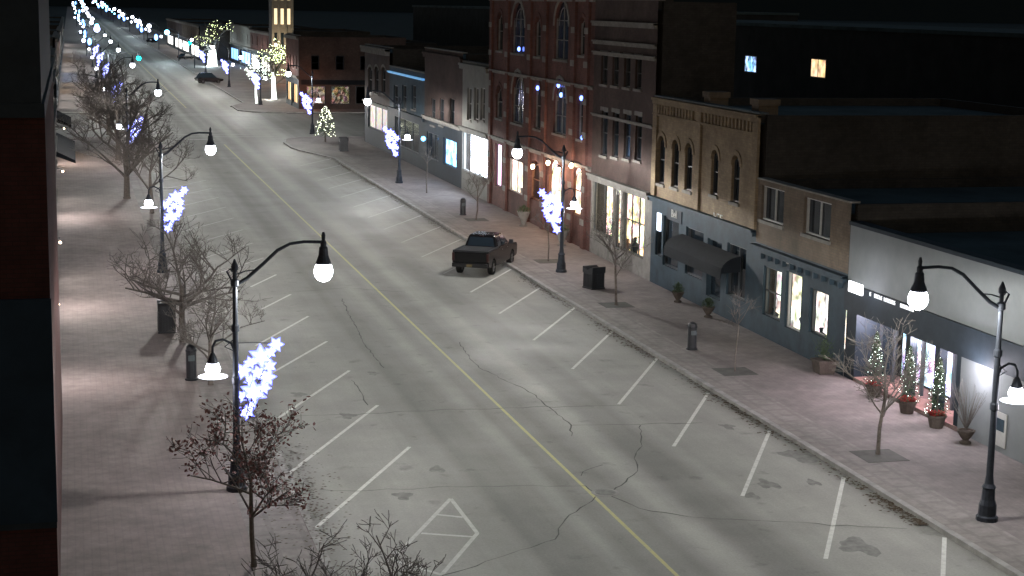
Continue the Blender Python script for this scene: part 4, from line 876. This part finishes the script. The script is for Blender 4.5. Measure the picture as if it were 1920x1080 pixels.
def pickup(label):
    r=thing('pickup_truck',label,'pickup truck')
    W_=.98
    prof=[(-2.88,.55)]+[(-2.3,.42)]+arcpts(-1.85,.46)[0:]+[(-1.2,.40),(1.3,.40)]+arcpts(1.85,.46)+[(2.6,.42),(2.85,.5),(2.9,.95),(2.75,1.12),(1.35,1.28),(-.95,1.30),(-.95,1.26),(-2.88,1.26)]
    a=MB(); a.prism(prof,-W_,W_,fx); a.build('body',M['paint_truck'],r,bevel=.05)
    a=MB(); a.box(-W_+.01,-W_+.09,-2.87,-.96,1.27,1.36); a.box(W_-.09,W_-.01,-2.87,-.96,1.27,1.36); a.box(-W_+.1,W_-.1,-2.87,-2.8,1.27,1.36); a.build('bed_rail',M['black'],r)
    a=MB(); a.box(-W_+.1,W_-.1,-2.79,-1.0,1.27,1.33); a.build('bed_cover',M['tonneau'],r)
    a=MB(); a.box(-.86,.86,-2.93,-2.885,.72,1.24); a.box(-.2,.2,-2.95,-2.932,1.05,1.12); a.build('tailgate',M['paint_truck'],r,bevel=.02)
    b0=[(-.90,-.98),(.90,-.98),(.90,1.45),(-.90,1.45)]; t0=[(-.72,-.78),(.72,-.78),(.72,.62),(-.72,.62)]
    a=MB(); a.hexa([(x,y,1.28) for x,y in b0]+[(x,y,1.86) for x,y in t0]); a.hexa([(x*1.0,y*1.0,1.855) for x,y in t0]+[(x*.93,y*.93,1.92) for x,y in t0]); a.build('cab',M['paint_truck'],r,bevel=.04)
    def lp3(i,j,u,v,off):
        p=Vector((*b0[i],1.28)).lerp(Vector((*b0[j],1.28)),u); q=Vector((*t0[i],1.86)).lerp(Vector((*t0[j],1.86)),u); s=p.lerp(q,v)
        return s+off
    for (i,j,us,off) in ((0,1,[(.08,.92)],Vector((0,-.02,.004))),(2,3,[(.06,.94)],Vector((0,.02,.008))),(1,2,[(.08,.42),(.46,.86)],Vector((.02,0,.004))),(3,0,[(.14,.54),(.58,.92)],Vector((-.02,0,.004)))):
        for u0_,u1_ in us:
            a=MB(); a.add([lp3(i,j,u0_,.12,off),lp3(i,j,u1_,.12,off),lp3(i,j,u1_,.88,off),lp3(i,j,u0_,.88,off)],[(0,1,2,3)]); a.build('window',M['gd'],r)
    a=MB(); a.box(-.95,.95,-3.08,-2.9,.5,.72); a.build('rear_bumper',M['chrome'],r,bevel=.03)
    a=MB(); a.box(-.95,.95,2.86,3.0,.45,.72); a.build('front_bumper',M['chrome'],r,bevel=.03)
    for sx in (-1,1):
        a=MB(); a.box(sx*.93-.06,sx*.93+.06,-2.91,-2.84,.8,1.22); a.build('tail_light',M['tail'],r)
        a=MB(); a.box(sx*.8-.14,sx*.8+.14,2.84,2.915,.82,1.0); a.build('headlight',M['chrome'],r)
        a=MB(); a.box(sx*1.13-.11,sx*1.13+.11,.95,1.07,1.3,1.52); a.box(sx*.97-.08,sx*.97+.08,.98,1.04,1.32,1.38); a.build('mirror',M['black'],r,bevel=.02)
        for y in (.95,-.05): 
            a=MB(); a.box(sx*.99-.012,sx*.99+.012,y-.25,y-.1,1.12,1.15); a.build('door_handle',M['chrome'],r)
        for y in (-1.85,1.85): wheel(r,sx*.86,y,.39,.26,sx)
    a=MB(); a.box(-.15,.15,-3.1,-3.082,.54,.67); a.build('licence_plate',M['plate'],r)
    a=MB(); a.box(-.12,.12,-.86,-.8,1.865,1.9); a.build('brake_light',M['tail'],r)
    return r
tk=pickup('dark pickup truck parked nose in at the right hand kerb')
rc=G(881,519); fd=(G(958,505)-G(882,548)).normalized(); ang=math.atan2(fd.y,fd.x)-PI/2
place(tk,rc+fd*2.95,ang)
def sedan(label,pos,rz,mt,suv=False):
    r=thing('parked_car',label,'car',(0,0,0),'cars parked far down the street'); h=1.7 if suv else 1.42
    prof=[(-2.2,.45),(-1.8,.3)]+[(y,z-.08) for y,z in arcpts(-1.35,.38)]+[(-.8,.3),(.85,.3)]+[(y,z-.08) for y,z in arcpts(1.35,.38)]+[(2.0,.35),(2.25,.5),(2.2,.75),(1.1,.95),(-1.9,1.0),(-2.25,.9)]
    a=MB(); a.prism(prof,-.88,.88,fx); a.build('body',mt,r,bevel=.05)
    a=MB(); yb_=-2.0 if suv else -1.6; b0=[(-.82,yb_),(.82,yb_),(.82,1.1),(-.82,1.1)]; t0=[(-.62,yb_+.4),(.62,yb_+.4),(.62,.35),(-.62,.35)]
    a.hexa([(x,y,.95) for x,y in b0]+[(x,y,h) for x,y in t0]); a.build('window',M['gd'],r,bevel=.03)
    a=MB(); a.hexa([(x,y,h+.002) for x,y in t0]+[(x*.9,y*.9,h+.05) for x,y in t0]); a.build('roof',mt,r)
    for sx in (-1,1):
        a=MB(); a.box(sx*.7-.15,sx*.7+.15,-2.27,-2.2,.7,.88); a.build('tail_light',M['tail'],r)
        a=MB(); a.box(sx*.7-.15,sx*.7+.15,2.19,2.26,.58,.72); a.build('headlight',M['chrome'],r)
        for y in (-1.35,1.35): wheel(r,sx*.78,y,.33,.22,sx)
    place(r,pos,rz); return r
g=G(392,156); sedan('dark car parked by the kerb in front of the light strung trees',(g.x,g.y,0),R(-75),M['carp'],True)
g=G(348,112); sedan('dark car parked beyond the first far junction on the right side',(g.x,g.y,0),R(-35),M['carp'])
g=G(285,80); sedan('small dark car in the far distance left of the lit crown',(g.x,g.y,0),R(-30),M['carp'])
g=G(330,84); sedan('pale car in the far distance near the bright shop lights',(g.x,g.y,0),R(-30),M['carp2'],True)
g=G(366,104); sedan('pale car parked just left of the far light strung tree',(g.x,g.y,0),R(-30),M['carp2'])
for o in bpy.data.objects:
    if not o.parent and o.get('label') and len(o['label'].split())>16: print('LONG',o['label'])
